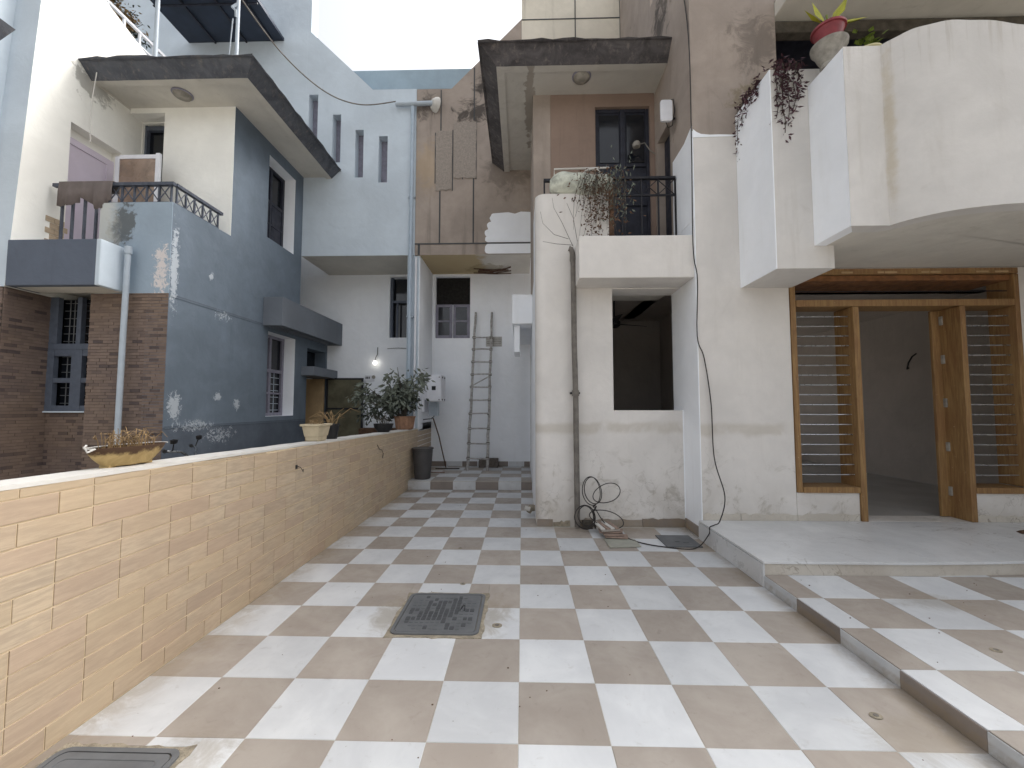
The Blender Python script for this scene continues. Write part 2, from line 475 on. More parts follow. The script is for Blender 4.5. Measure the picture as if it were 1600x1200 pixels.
class MB:
    """collects polygons (world or local) and links them as one object"""
    def __init__(s):
        s.v = []; s.f = []; s.mi = []; s.tone = []
    def add(s, vs, fs, mi=0, tone=0.):
        o = len(s.v)
        s.v += [tuple(v) for v in vs]
        s.f += [tuple(i + o for i in f) for f in fs]
        s.mi += [mi] * len(fs)
        s.tone += [tone] * len(fs)
    def box(s, x0, x1, y0, y1, z0, z1, mi=0, tone=0.):
        s.add([(x0, y0, z0), (x1, y0, z0), (x1, y1, z0), (x0, y1, z0), (x0, y0, z1), (x1, y0, z1), (x1, y1, z1), (x0, y1, z1)],
              [(0, 3, 2, 1), (4, 5, 6, 7), (0, 1, 5, 4), (1, 2, 6, 5), (2, 3, 7, 6), (3, 0, 4, 7)], mi, tone)
        return s
    def hexa(s, vs, mi=0):
        s.add(vs, [(0, 3, 2, 1), (4, 5, 6, 7), (0, 1, 5, 4), (1, 2, 6, 5), (2, 3, 7, 6), (3, 0, 4, 7)], mi)
        return s
    def prism(s, pts, a0, a1, axis='z', mi=0):
        n = len(pts)
        def P(p, a):
            return {'z': (p[0], p[1], a), 'y': (p[0], a, p[1]), 'x': (a, p[0], p[1])}[axis]
        vs = [P(p, a0) for p in pts] + [P(p, a1) for p in pts]
        fs = [tuple(range(n))[::-1], tuple(range(n, 2 * n))]
        fs += [(i, (i + 1) % n, n + (i + 1) % n, n + i) for i in range(n)]
        s.add(vs, fs, mi)
        return s
    def tube(s, pts, r, seg=8, mi=0, cap=True):
        pts = [Vector(p) for p in pts]
        rr = r if isinstance(r, (list, tuple)) else [r] * len(pts)
        n = len(pts)
        up = None
        rings = []
        for i, p in enumerate(pts):
            d = (pts[min(i + 1, n - 1)] - pts[max(i - 1, 0)])
            if d.length < 1e-9: d = Vector((0, 0, 1))
            d.normalize()
            if up is None:
                up = Vector((0, 0, 1)) if abs(d.z) < .9 else Vector((1, 0, 0))
            a = d.cross(up)
            if a.length < 1e-6: a = d.cross(Vector((0, 1, 0)))
            a.normalize()
            b = a.cross(d).normalized()
            up = b
            rings.append([p + (a * math.cos(2 * PI * k / seg) + b * math.sin(2 * PI * k / seg)) * rr[i] for k in range(seg)])
        vs = [v for r_ in rings for v in r_]
        fs = []
        for i in range(n - 1):
            for k in range(seg):
                fs.append((i * seg + k, i * seg + (k + 1) % seg, (i + 1) * seg + (k + 1) % seg, (i + 1) * seg + k))
        if cap:
            fs.append(tuple(range(seg))[::-1])
            fs.append(tuple((n - 1) * seg + k for k in range(seg)))
        s.add(vs, fs, mi)
        return s
    def lathe(s, prof, c=(0, 0, 0), seg=24, mi=0, sx=1, sy=1, closed=False):
        vs = []
        for r, z in prof:
            for k in range(seg):
                a = 2 * PI * k / seg
                vs.append((c[0] + r * math.cos(a) * sx, c[1] + r * math.sin(a) * sy, c[2] + z))
        fs = []
        n = len(prof)
        for i in range(n - 1):
            for k in range(seg):
                fs.append((i * seg + k, i * seg + (k + 1) % seg, (i + 1) * seg + (k + 1) % seg, (i + 1) * seg + k))
        if prof[0][0] > 0: fs.append(tuple(range(seg))[::-1])
        if prof[-1][0] > 0: fs.append(tuple((n - 1) * seg + k for k in range(seg)))
        s.add(vs, fs, mi)
        return s
    def leaf(s, p, d, nrm, l, w, mi=0):
        d = Vector(d).normalized(); nrm = Vector(nrm)
        sd = d.cross(nrm)
        if sd.length < 1e-4: sd = d.orthogonal()
        sd.normalize()
        p = Vector(p); n2 = sd.cross(d)
        a = p; b = p + d * l * .45 + sd * w / 2 - n2 * w * .12; c_ = p + d * l; e = p + d * l * .45 - sd * w / 2 - n2 * w * .12
        m_ = p + d * l * .5 + n2 * w * .08
        s.add([a, b, c_, e, m_], [(0, 1, 4), (1, 2, 4), (2, 3, 4), (3, 0, 4)], mi)
        return s
    def build(s, name, mats, parent=None, smooth=False, bevel=0, loc=None):
        me = bpy.data.meshes.new(name)
        me.from_pydata(s.v, [], s.f)
        if not isinstance(mats, (list, tuple)): mats = [mats]
        for m in mats: me.materials.append(m)
        if len(mats) > 1: me.polygons.foreach_set('material_index', s.mi)
        if any(s.tone):
            a = me.attributes.new('tone', 'FLOAT', 'FACE')
            a.data.foreach_set('value', s.tone)
        if smooth: me.polygons.foreach_set('use_smooth', [True] * len(s.f))
        me.update()
        o = bpy.data.objects.new(name, me)
        C.objects.link(o)
        if parent is not None: o.parent = parent
        if loc: o.location = loc
        if smooth:
            try: me.set_sharp_from_angle(angle=R(40))
            except Exception: pass
        if bevel:
            m = o.modifiers.new('bevel', 'BEVEL'); m.width = bevel; m.segments = 2; m.limit_method = 'ANGLE'; m.angle_limit = R(40)
            m.use_clamp_overlap = True
        return o

def csg(name, adds, subs, mats, parent=None, paints=(), bevel=.008, kind=None):
    """union of boxes minus boxes, one clean skin; paints = (material index, box)"""
    allb = list(adds) + list(subs) + [p[1] for p in paints]
    lo = [min(b[2 * a] for b in adds) for a in range(3)]
    hi = [max(b[2 * a + 1] for b in adds) for a in range(3)]
    cuts = []
    for a in range(3):
        s = sorted({round(min(max(b[2 * a + k], lo[a]), hi[a]), 5) for b in allb for k in (0, 1)})
        cuts.append(s)
    nx, ny, nz = [len(c) - 1 for c in cuts]
    def inside(b, p): return b[0] < p[0] < b[1] and b[2] < p[1] < b[3] and b[4] < p[2] < b[5]
    solid = {}
    for i in range(nx):
        for j in range(ny):
            for k in range(nz):
                p = ((cuts[0][i] + cuts[0][i + 1]) / 2, (cuts[1][j] + cuts[1][j + 1]) / 2, (cuts[2][k] + cuts[2][k + 1]) / 2)
                solid[i, j, k] = any(inside(b, p) for b in adds) and not any(inside(b, p) for b in subs)
    vid = {}; V = []; F = []; MI = []
    def v(i, j, k):
        if (i, j, k) not in vid:
            vid[i, j, k] = len(V); V.append((cuts[0][i], cuts[1][j], cuts[2][k]))
        return vid[i, j, k]
    dirs = [((-1, 0, 0), [(0, 0, 0), (0, 0, 1), (0, 1, 1), (0, 1, 0)]), ((1, 0, 0), [(1, 0, 0), (1, 1, 0), (1, 1, 1), (1, 0, 1)]),
            ((0, -1, 0), [(0, 0, 0), (1, 0, 0), (1, 0, 1), (0, 0, 1)]), ((0, 1, 0), [(0, 1, 0), (0, 1, 1), (1, 1, 1), (1, 1, 0)]),
            ((0, 0, -1), [(0, 0, 0), (0, 1, 0), (1, 1, 0), (1, 0, 0)]), ((0, 0, 1), [(0, 0, 1), (1, 0, 1), (1, 1, 1), (0, 1, 1)])]
    for (i, j, k), s in solid.items():
        if not s: continue
        for d, cs in dirs:
            if solid.get((i + d[0], j + d[1], k + d[2])): continue
            ids = [v(i + c[0], j + c[1], k + c[2]) for c in cs]
            F.append(ids)
            ctr = [sum(V[q][a] for q in ids) / 4 for a in range(3)]
            mi = 0
            for p in paints:
                b = p[1]
                ok = all(b[2 * a] - 1e-4 <= ctr[a] <= b[2 * a + 1] + 1e-4 for a in range(3))
                if ok and (len(p) < 3 or p[2] == d): mi = p[0]
            MI.append(mi)
    me = bpy.data.meshes.new(name)
    me.from_pydata(V, [], F)
    if not isinstance(mats, (list, tuple)): mats = [mats]
    for m in mats: me.materials.append(m)
    me.polygons.foreach_set('material_index', MI)
    me.update()
    o = bpy.data.objects.new(name, me)
    C.objects.link(o)
    if parent is not None: o.parent = parent
    if bevel:
        m = o.modifiers.new('bevel', 'BEVEL'); m.width = bevel; m.segments = 2; m.limit_method = 'ANGLE'; m.angle_limit = R(40)
    if kind: o['kind'] = kind
    return o

def copy_of(o, parent, loc=None, scale=None, rot=None):
    c = o.copy()
    C.objects.link(c)
    c.parent = parent
    if loc is not None: c.location = loc
    if scale is not None: c.scale = scale
    if rot is not None: c.rotation_euler = rot
    return c

def one_box(name, b, mat, parent, bevel=0.004):
    return MB().box(*b).build(name, mat, parent, bevel=bevel)

# ================================================================== GROUND AND FLOORS
g = MB().add([(-150, -120, -.02), (150, -120, -.02), (150, 250, -.02), (-150, 250, -.02)], [(0, 1, 2, 3)])
gm = MB(); gm.add([(-150, -120, -.02), (150, -120, -.02), (150, 250, -.02), (-150, 250, -.02)], [(0, 1, 2, 3)])
props(gm.build('ground', M['ground']), 'grey concrete ground around the houses', kind='structure')

T = .4
GAP = .0022
def tile_mesh(name, w, d, h=.012, mat=None, b=.0015):
    x, y = w / 2, d / 2
    vs = [(-x, -y, -h), (x, -y, -h), (x, y, -h), (-x, y, -h), (-x, -y, -b), (x, -y, -b), (x, y, -b), (-x, y, -b),
          (-x + b, -y + b, 0), (x - b, -y + b, 0), (x - b, y - b, 0), (-x + b, y - b, 0)]
    fs = [(0, 3, 2, 1), (8, 9, 10, 11)]
    for a in range(4):
        c = (a + 1) % 4
        fs += [(a, c, 4 + c, 4 + a), (4 + a, 4 + c, 8 + c, 8 + a)]
    me = bpy.data.meshes.new(name); me.from_pydata(vs, [], fs)
    me.materials.append(mat)
    return me
TM = {}
def floor_tile(parent, x0, x1, y0, y1, z, mat, name='floor_tile'):
    w = round(x1 - x0 - GAP, 4); d = round(y1 - y0 - GAP, 4)
    key = (w, d, mat.name)
    if key not in TM: TM[key] = tile_mesh(name, w, d, mat=mat)
    o = bpy.data.objects.new(name, TM[key])
    C.objects.link(o)
    o.parent = parent
    o.location = ((x0 + x1) / 2 + random.uniform(-.0006, .0006), (y0 + y1) / 2 + random.uniform(-.0006, .0006), z + random.uniform(-.0008, .0008))
    o.rotation_euler = (random.uniform(-.0012, .0012), random.uniform(-.0012, .0012), random.uniform(-.0015, .0015))
    return o

# grout bed of the yard, with sunk areas kept simple
floor = MB().box(-2.0, 1.98, -3.6, 4.62, -.3, -.002)
floor.box(-2.0, .19, 4.63, 6.43, -.3, .143)
yard = props(floor.build('courtyard_floor', M['grout']), 'chequered courtyard floor of white and brown tiles', kind='structure')
holes = [(-.86, -.24, 0, .62), (-1.95, -1.38, -1.45, -.85)]
def blocked(x0, x1, y0, y1): return [h for h in holes if x0 < h[1] - .01 and x1 > h[0] + .01 and y0 < h[3] - .01 and y1 > h[2] + .01]
def split_tile(parent, x0, x1, y0, y1, z, mat):
    hs_ = blocked(x0, x1, y0, y1)
    if not hs_:
        floor_tile(parent, x0, x1, y0, y1, z, mat); return
    h = hs_[0]
    # cut pieces round the cover
    if x0 < h[0]: floor_tile(parent, x0, h[0], y0, y1, z, mat); 
    if x1 > h[1]: floor_tile(parent, h[1], x1, y0, y1, z, mat)
    a, b = max(x0, h[0]), min(x1, h[1])
    if b - a > .02:
        if y0 < h[2] - .02: floor_tile(parent, a, b, y0, h[2], z, mat)
        if y1 > h[3] + .02: floor_tile(parent, a, b, h[3], y1, z, mat)
for c in range(-5, 5):
    for r in range(-8, 12):
        x0, x1 = c * T, (c + 1) * T
        y0, y1 = r * T, min((r + 1) * T, 4.61)
        if x1 > 1.98: x1 = 1.978
        if y0 > 2.4 and x0 >= .2: continue
        if y1 > 2.5 and x1 > .2: x1 = .2
        if y0 < 2.4 < 2.46 < y1: pass
        split_tile(yard, x0, x1, y0, y1, 0, M['tile_white'] if (c + r) % 2 else M['tile_brown'])
# raised back yard
for c in range(-5, 1):
    for r in range(0, 5):
        x0, x1 = c * T, min((c + 1) * T, .185)
        y0, y1 = 4.635 + r * .4, min(4.635 + (r + 1) * .4, 6.42)
        if y1 - y0 < .03 or x1 - x0 < .03: continue
        floor_tile(yard, x0, x1, y0, y1, .152, M['tile_white'] if (c + r) % 2 else M['tile_brown'])
def riser(parent, x0, x1, y0, y1, z0, z1, mat, name='riser_tile'):
    return MB().box(x0, x1, y0, y1, z0, z1).build(name, mat, parent, bevel=.0015)
for c in range(-5, 1):
    x0, x1 = c * T + .001, min((c + 1) * T - .001, .185)
    riser(yard, x0, x1, 4.612, 4.63, .001, .138, M['tile_white'] if c % 2 else M['tile_brown_dark'])

# landing with its own checker, and the marble plinth
LZ = .095
land = MB().box(1.99, 7.2, -3.6, 2.0, -.3, LZ - .003)
landing = props(land.build('landing', M['grout']), 'low chequered landing in front of the marble plinth', kind='structure')
xs = [1.98] + [2.16 + .4 * i for i in range(13)]
for i in range(len(xs) - 1):
    for r in range(-8, 3):
        y0, y1 = r * T, (r + 1) * T
        floor_tile(landing, xs[i] + (0 if i else -.003), xs[i + 1], y0, y1, LZ, M['tile_brown'] if (i + r) % 2 else M['tile_white'])
for r in range(-8, 2):
    riser(landing, 1.972, 1.988, r * T + .001, (r + 1) * T - .001, .001, LZ - .006, M['tile_white'] if r % 2 else M['tile_brown_dark'])
# plinth: straight side, curved front
PZ = .205
def plinth_front(x):
    return .80 - .06 * math.sin(min(1, max(0, (x - 1.98) / 1.6)) * PI) * 0 + (.05 * max(0, (x - 3.0)) ** 1.6 if x > 3.0 else 0)
pts = [(1.98, 1.995)] + [(x, plinth_front(x)) for x in [1.98 + .2 * i for i in range(20)]] + [(5.9, 1.995)]
pb = MB(); pb.prism(pts, .02, PZ - .025)
plinth = props(pb.build('marble_plinth', M['marble_riser']), 'raised marble plinth in front of the wooden door frame', kind='structure')
# top slabs (three) with a fine joint, front edge follows the curve
edges = [1.965, 3.35, 4.75, 5.92]
for a in range(3):
    xa, xb = edges[a] + .001, edges[a + 1] - .001
    n = 10
    fr = [(xa + (xb - xa) * i / n, plinth_front(max(1.98, xa + (xb - xa) * i / n)) - .015) for i in range(n + 1)]
    m = MB(); m.prism([(xa, 1.995)] + fr + [(xb, 1.995)], PZ - .0195, PZ)
    m.build('marble_slab', M['marble'], plinth, bevel=.002)
for (a, b) in ((.82, 1.36), (1.362, 2.0)):
    riser(plinth, 1.962, 1.979, a, b, .001 if a > 1 else .098 - .097, PZ - .024, M['marble_side'], 'riser_slab')
riser(plinth, 1.964, 1.979, .79, .819, .001, PZ - .024, M['marble_side'], 'riser_slab')

# ================================================================== BOUNDARY WALL
def wtop(y): return 1.145 - .0165 * (y + 1.1)
bw = thing('boundary_wall', 'long low garden wall clad in tan wood grain bricks with white top', 'wall', (-2.09, 2, 0))
bw.location = (0, 0, 0)
core = MB()
core.hexa([(-2.19, -3.6, -.3), (-2.0035, -3.6, -.3), (-2.0035, 6.43, -.3), (-2.19, 6.43, -.3),
           (-2.19, -3.6, wtop(-3.6) - .02), (-2.0035, -3.6, wtop(-3.6) - .02), (-2.0035, 6.43, wtop(6.43) - .02), (-2.19, 6.43, wtop(6.43) - .02)])
core.box(-2.188, -2.0036, 5.56, 6.43, .9, 1.13)
core.build('core', M['tan_grout'], bw)
cap = MB()
N = 60
top = []
for i in range(N + 1):
    y = -3.6 + (5.555 + 3.6) * i / N
    jx = random.uniform(-.003, .003); jz = random.uniform(-.002, .002)
    z = wtop(y)
    top.append([(-2.196 + random.uniform(-.003, .003), y, z - .02), (-2.196 + random.uniform(-.004, .004), y, z + jz), (-2.100, y, z + .002 + jz), (-2.003 + jx, y, z + jz * .5), (-2.001 + jx, y, z - .018 + jz)])
vs = [p for r_ in top for p in r_]
fs = []
for i in range(N):
    for k in range(4):
        fs.append((i * 5 + k, i * 5 + k + 1, i * 5 + 5 + k + 1, i * 5 + 5 + k))
cap.add(vs, fs)
cap.build('coping', M['cap'], bw, smooth=True)
def brick_mesh(L, H, D=.013, b=.0012):
    x0, x1 = 0, D
    y, z = L / 2, H / 2
    vs = [(0, -y, -z), (0, y, -z), (0, y, z), (0, -y, z), (D - b, -y, -z), (D - b, y, -z), (D - b, y, z), (D - b, -y, z),
          (D, -y + b, -z + b), (D, y - b, -z + b), (D, y - b, z - b), (D, -y + b, z - b)]
    fs = [(0, 3, 2, 1), (8, 9, 10, 11)]
    for a in range(4):
        c = (a + 1) % 4
        fs += [(a, c, 4 + c, 4 + a), (4 + a, 4 + c, 8 + c, 8 + a)]
    me = bpy.data.meshes.new('brick'); me.from_pydata(vs, [], fs); me.materials.append(M['tan'])
    return me
BMs = {}
nb = 0
H = .0985
extra_bricks = MB()
for row in range(12):
    z0 = row * H + .002
    patt = (0, 1, 0, 1, 1, 0, 1, 0, 0, 1, 0, 1)[row]
    y = -1.47 + .145 * patt
    k = 0
    while y < 6.43:
        L = .29
        # now and then a half brick as in the cut tiles
        if (row * 7 + k * 5) % 11 == 3: L = .145
        y1 = min(y + L, 6.43)
        if y1 - y > .03:
            ym = (y + y1) / 2
            zt = min(z0 + H, (wtop(ym) - .019) if ym < 5.6 else 1.13)
            if zt - z0 > .012:
                key = (round(y1 - y - .005, 3))
                if key not in BMs: BMs[key] = brick_mesh(key, H - .007)
                hh = zt - z0
                if nb < 300:
                    o = bpy.data.objects.new('brick', BMs[key]); C.objects.link(o); o.parent = bw
                    o.location = (-2.012 + random.uniform(-.0008, .0008), ym, (z0 + zt) / 2)
                    o.scale = (1, 1, (hh - .007) / (H - .007))
                    nb += 1
                else:
                    extra_bricks.box(-2.012, -2.0, ym - key / 2, ym + key / 2, z0 + .002, zt - .002)
        y += L; k += 1
print('bricks', nb, len(extra_bricks.f) // 6)
if extra_bricks.f:
    props(extra_bricks.build('brick_row', M['tan'], bw), kind='stuff')
# wire stubs out of the wall
m = MB()
m.tube([(-2.0, 1.02, .92), (-1.98, 1.03, .91), (-1.97, 1.05, .88), (-1.975, 1.07, .86), (-1.985, 1.09, .885)], .003, 5)
m.build('wire_stub', M['cable'], bw)
MB().box(-2.0005, -1.997, .98, 1.015, .90, .935).build('socket_hole', M['black'], bw)
m = MB()
m.tube([(-2.0, 3.05, .93), (-1.99, 3.06, .90), (-1.985, 3.1, .86), (-1.985, 3.2, .84), (-1.99, 3.28, .78), (-1.99, 3.25, .72)], .004, 5)
m.build('wire_stub', M['cable'], bw)

# ================================================================== RIGHT-HAND (WHITE) HOUSE
wh = thing('white_house', 'white and brown rendered house on the right with curved balcony and carved door frame', 'house')
X2 = 2.0
BIG = 9.9
# ---- main walls
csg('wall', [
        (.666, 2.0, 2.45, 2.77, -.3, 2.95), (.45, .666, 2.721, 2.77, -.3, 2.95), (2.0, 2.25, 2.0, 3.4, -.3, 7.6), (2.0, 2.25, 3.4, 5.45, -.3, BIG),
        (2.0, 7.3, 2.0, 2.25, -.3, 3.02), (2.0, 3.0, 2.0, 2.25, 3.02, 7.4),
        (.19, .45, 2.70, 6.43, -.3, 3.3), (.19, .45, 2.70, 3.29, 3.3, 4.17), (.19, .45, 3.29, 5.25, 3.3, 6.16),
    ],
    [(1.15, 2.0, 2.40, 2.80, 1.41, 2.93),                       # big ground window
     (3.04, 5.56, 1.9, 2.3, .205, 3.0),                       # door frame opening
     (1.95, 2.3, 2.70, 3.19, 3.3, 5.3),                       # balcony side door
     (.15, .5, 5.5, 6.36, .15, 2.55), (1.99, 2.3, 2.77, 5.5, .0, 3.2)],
    [M['white'], M['brown'], M['white_sky_tint']], wh,
    paints=[(2, (1.99, 2.01, 1.9, 2.77, -.3, 4.7)), (2, (.18, .20, 2.6, 6.5, -.3, 4.4)),(1, (1.9, 2.3, 2.62, 6.5, 3.3, BIG)), (1, (1.9, 2.3, 1.9, 2.62, 4.66, BIG)), (1, (2.01, 3.1, 1.9, 2.3, 4.60, BIG)),  # left-facing sides get the white with sky light painted in
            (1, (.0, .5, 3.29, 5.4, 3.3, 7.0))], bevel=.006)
# uneven upper limit of the new white paint on the side wall
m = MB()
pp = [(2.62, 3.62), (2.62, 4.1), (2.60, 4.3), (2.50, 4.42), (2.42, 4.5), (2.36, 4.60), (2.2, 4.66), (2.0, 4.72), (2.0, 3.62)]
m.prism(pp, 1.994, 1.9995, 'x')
m.build('paint_patch', M['white_sky_tint'], wh)
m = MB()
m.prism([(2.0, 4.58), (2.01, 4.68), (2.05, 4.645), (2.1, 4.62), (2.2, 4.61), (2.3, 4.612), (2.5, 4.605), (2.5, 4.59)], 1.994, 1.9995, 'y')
m.build('paint_patch', M['white_sky_tint'], wh)
# rounded balcony corner, ground to parapet
m = MB()
r = .13
out = [(.19, 2.75)] + [(.19 + r - r * math.cos(a), 2.45 + r - r * math.sin(a)) for a in [PI / 2 * i / 10 for i in range(11)]] + [(1.12, 2.45), (1.12, 2.57), (.46, 2.57), (.31, 2.72), (.31, 2.75)]
low = [p for p in out]
m.prism([(.19, 2.72)] + [(.19 + r - r * math.cos(a), 2.45 + r - r * math.sin(a)) for a in [PI / 2 * i / 10 for i in range(11)]] + [(.665, 2.45), (.665, 2.72)], -.3, 2.95)
o = m.build('rounded_corner', M['white'], wh, smooth=True)
m = MB(); m.prism(out, 2.95, 4.17)
m.build('balcony_parapet', [M['white']], wh, smooth=True)
# balcony floor, projecting slab
csg('balcony_slab', [(.68, 2.0, 2.03, 2.449, 2.94, 3.44)], [], M['white'], wh, bevel=.012)
csg('balcony_floor', [(.33, 1.999, 2.58, 3.29, 3.0, 3.3)], [], M['soffit'], wh, bevel=0)
csg('balcony_floor', [(1.125, 1.999, 2.455, 2.58, 2.97, 3.3)], [], M['soffit'], wh, bevel=0)
# recess wall on the balcony with a double door
csg('balcony_wall', [(.45, 2.0, 3.29, 3.5, 3.3, 6.16)], [(1.12, 1.93, 3.2, 3.6, 3.3, 5.95)], M['brown_deep'], wh, bevel=.005)
dr = MB().box(1.12, 1.93, 3.37, 3.40, 3.31, 5.94).build('balcony_door', M['dark_door'], wh)
m = MB()
for x in (1.12, 1.50, 1.53, 1.89):
    m.box(x, x + .04, 3.335, 3.369, 3.31, 5.94)
for z in (5.05, 5.90, 3.9, 4.45):
    m.box(1.165, 1.495, 3.345, 3.367, z, z + .05); m.box(1.575, 1.885, 3.345, 3.367, z, z + .05)
m.build('door_frame', M['dark_door'], dr, bevel=.004)
MB().box(1.19, 1.48, 3.355, 3.369, 5.12, 5.86).build('pane', M['glass_dark'], dr)
MB().box(1.60, 1.86, 3.355, 3.369, 5.12, 5.86).build('pane', M['glass_dark'], dr)
MB().box(2.10, 2.13, 2.71, 3.18, 3.31, 5.29).build('side_door', M['dark_door'], wh)
# canopy over the balcony
def canopy(parent, xl, xr, flare_l, flare_r, z0, z1, name, fm, sm):
    y0, y1 = 2.72, 5.25
    fy = .19
    m = MB()
    B = [(xl, y0, z0), (xr, y0, z0), (xr, y1, z0), (xl, y1, z0)]
    Tt = [(xl - flare_l, y0 - fy, z1), (xr + flare_r, y0 - fy, z1), (xr + flare_r, y1, z1), (xl - flare_l, y1, z1)]
    U = [(a, b, c + .06) for a, b, c in Tt]
    # fascia built as a strip with a slightly ragged top edge
    def strip(p, q, a, b, n=18):
        vs = []; fs = []
        for i in range(n + 1):
            f = i / n
            P = Vector(p).lerp(Vector(q), f); Q = Vector(a).lerp(Vector(b), f)
            Q.z += random.uniform(-.018, .018); P.z += random.uniform(-.004, .004)
            vs += [tuple(P), tuple(P.lerp(Q, .5)), tuple(Q)]
        for i in range(n):
            for k in range(2):
                fs.append((i * 3 + k, i * 3 + 3 + k, i * 3 + 4 + k, i * 3 + 1 + k))
        m.add(vs, fs, 0)
    strip(B[0], B[1], U[0], U[1])
    if flare_r: strip(B[1], B[2], U[1], U[2])
    if flare_l: strip(B[3], B[0], U[3], U[0])
    m.add([(a, b, c - .03) for a, b, c in U], [(0, 1, 2, 3)], 0)
    # lip and recessed soffit
    w = .11
    il = xl + (w if flare_l else 0); ir = xr - (w if flare_r else 0)
    I = [(il, y0 + w, z0), (ir, y0 + w, z0), (ir, y1, z0), (il, y1, z0)]
    J = [(a, b, z0 + .03) for a, b, c in I]
    m.add(B + I, [(1, 0, 4, 5), (2, 1, 5, 6), (0, 3, 7, 4)], 1)
    m.add(I + J, [(0, 1, 5, 4), (1, 2, 6, 5), (3, 0, 4, 7)], 1)
    m.add(J, [(3, 2, 1, 0)], 1)
    return m.build(name, [fm, sm], parent)
def peel(t, base):
    nz = t.noise(5, 8, .72, .9)
    x, y, z = t.sep()
    e = t.math('MULTIPLY', t.rng(x, .35, -.1), t.rng(nz, .5, .56))
    base = t.mix(t.math('MULTIPLY', e, .15), base, lin('#8f887d'))
    a = t.spot((.14, 3.4, 6.15), (.12, 1.6, .3), nz, .8, .35, .5)
    return t.mix(t.math('MULTIPLY', a, .6), base, lin('#7a6f63'))
M['soffit_peel'] = plaster('peeling_soffit', '#c4c1ba', '#9b958a', .2, .9, .04, extra=peel)
canopy(wh, -.33, 1.999, .24, 0, 6.12, 6.27, 'canopy', M['fascia_dark'], M['soffit_peel'])
# ---- upper back wall (brown) with stepped and sloping top; soffit under it
m = MB()
prof = [(-2.1, 4.45), (1.999, 4.45), (1.999, BIG), (.02, BIG), (.02, 9.32), (-1.40, 7.87), (-2.02, 7.87), (-2.02, 7.9), (-2.1, 7.9)]
prof = [(-2.1, 4.45), (1.999, 4.45), (1.999, BIG), (.02, BIG), (.02, 9.32), (-1.40, 7.87), (-2.1, 7.87)]
m.prism(prof, 5.25, 5.45, 'y')
# paint regions: cream above the step
o = m.build('upper_wall', [M['brown']], wh)
m = MB()
m.prism([(.02, 8.2), (1.998, 8.2), (1.998, BIG), (.02, BIG)], 5.243, 5.2495, 'y')
o = m.build('cream_cladding', M['cream_panel'], wh)
# grooves of the brown panels
m = MB()
for b in ((-1.625, -1.600, 4.69, 5.85), (-1.615, -1.595, 6.95, 7.84), (-.955, -.93, 4.69, 6.02), (-.945, -.925, 7.2, 8.3),
          (-2.1, .18, 4.66, 4.685), (-2.04, -2.0, 4.455, 4.66),
          (-1.72, -1.705, 5.9, 6.95), (-1.37, -1.355, 5.75, 7.0), (-1.17, -1.155, 5.98, 7.18), (-.9, -.885, 5.98, 7.18)):
    m.box(b[0], b[1], 5.2405, 5.2475, b[2], b[3])
m.build('panel_groove', M['manhole_dark'], wh)
m = MB()
for b in ((1.09, 1.11, 8.2, BIG), (2.0 - .01, 1.997, 8.2, BIG), (.02, 1.99, 9.28, 9.30), (.02, 1.99, 10.3, 10.32)):
    m.box(b[0], b[1], 5.235, 5.2425, b[2], b[3])
m.build('panel_groove', M['manhole_dark'], wh)
# bare cement patches where cladding fell
def ragged(x0, x1, z0, z1, y, name, mat, parent, n=10, j=.02, t_=.006):
    pts = []
    for i in range(n): pts.append((x0 + (x1 - x0) * i / n, z0 + random.uniform(-j, j)))
    for i in range(n): pts.append((x1 + random.uniform(-j, j) * .5, z0 + (z1 - z0) * i / n))
    for i in range(n): pts.append((x1 - (x1 - x0) * i / n, z1 + random.uniform(-j, j)))
    for i in range(n): pts.append((x0 + random.uniform(-j, j) * .5, z1 - (z1 - z0) * i / n))
    m = MB(); m.prism(pts, y - t_, y, 'y')
    return m.build(name, mat, parent)
ragged(-1.70, -1.38, 5.76, 6.98, 5.2405, 'cement_patch', M['cement_bare'], wh)
ragged(-1.34, -.89, 6.0, 7.16, 5.2405, 'cement_patch', M['cement_bare'], wh)
# white trial paint on the brown wall, rolled in rows
m = MB()
rows = [(-.60, 5.08, 5.27), (-.66, 4.93, 5.10), (-.70, 4.80, 4.95), (-.70, 4.69, 4.82), (-.70, 4.46, 4.655)]
for i, (xl, z0, z1) in enumerate(rows):
    pts = [(.188, z0), (.188, z1)]
    if i == 0: pts = [(.188, z0), (.188, z1 + .02), (0, z1 + .03), (-.12, z1 - .01), (-.25, z1 + .02)]
    k = 7
    zm, zr = (z0 + z1) / 2, (z1 - z0) / 2
    for q in range(k):
        a = PI / 2 + PI * q / (k - 1)
        pts.append((xl + .05 + math.cos(a) * .06 + random.uniform(-.01, .01), zm + math.sin(a) * zr))
    m.prism(pts, 5.2330 - .0005 * i, 5.2395 - .0005 * i, 'y')
m.build('paint_patch', M['white_sky_tint'], wh)
# soffit, back wall and fin wall
csg('soffit', [(-2.0, .19, 5.4505, 6.43, 4.45, 4.6), (-2.0, .19, 5.2505, 5.4505, 4.4488, 4.4494)], [], M['soffit_stained'], wh, bevel=0)
csg('back_wall', [(-2.0, .2, 6.43, 6.7, -.3, 4.449)], [(-1.93, -1.15, 6.3, 6.8, 2.99, 4.40)], M['white_sky_tint'], wh, bevel=.005)
csg('fin_wall', [(-2.25, -2.0, 5.28, 6.43, .0, 4.449)], [], [M['light_blue'], M['white_sky_tint']], wh,
    paints=[(1, (-2.01, -1.9, 5.2, 6.5, 0, 5))], bevel=.006)
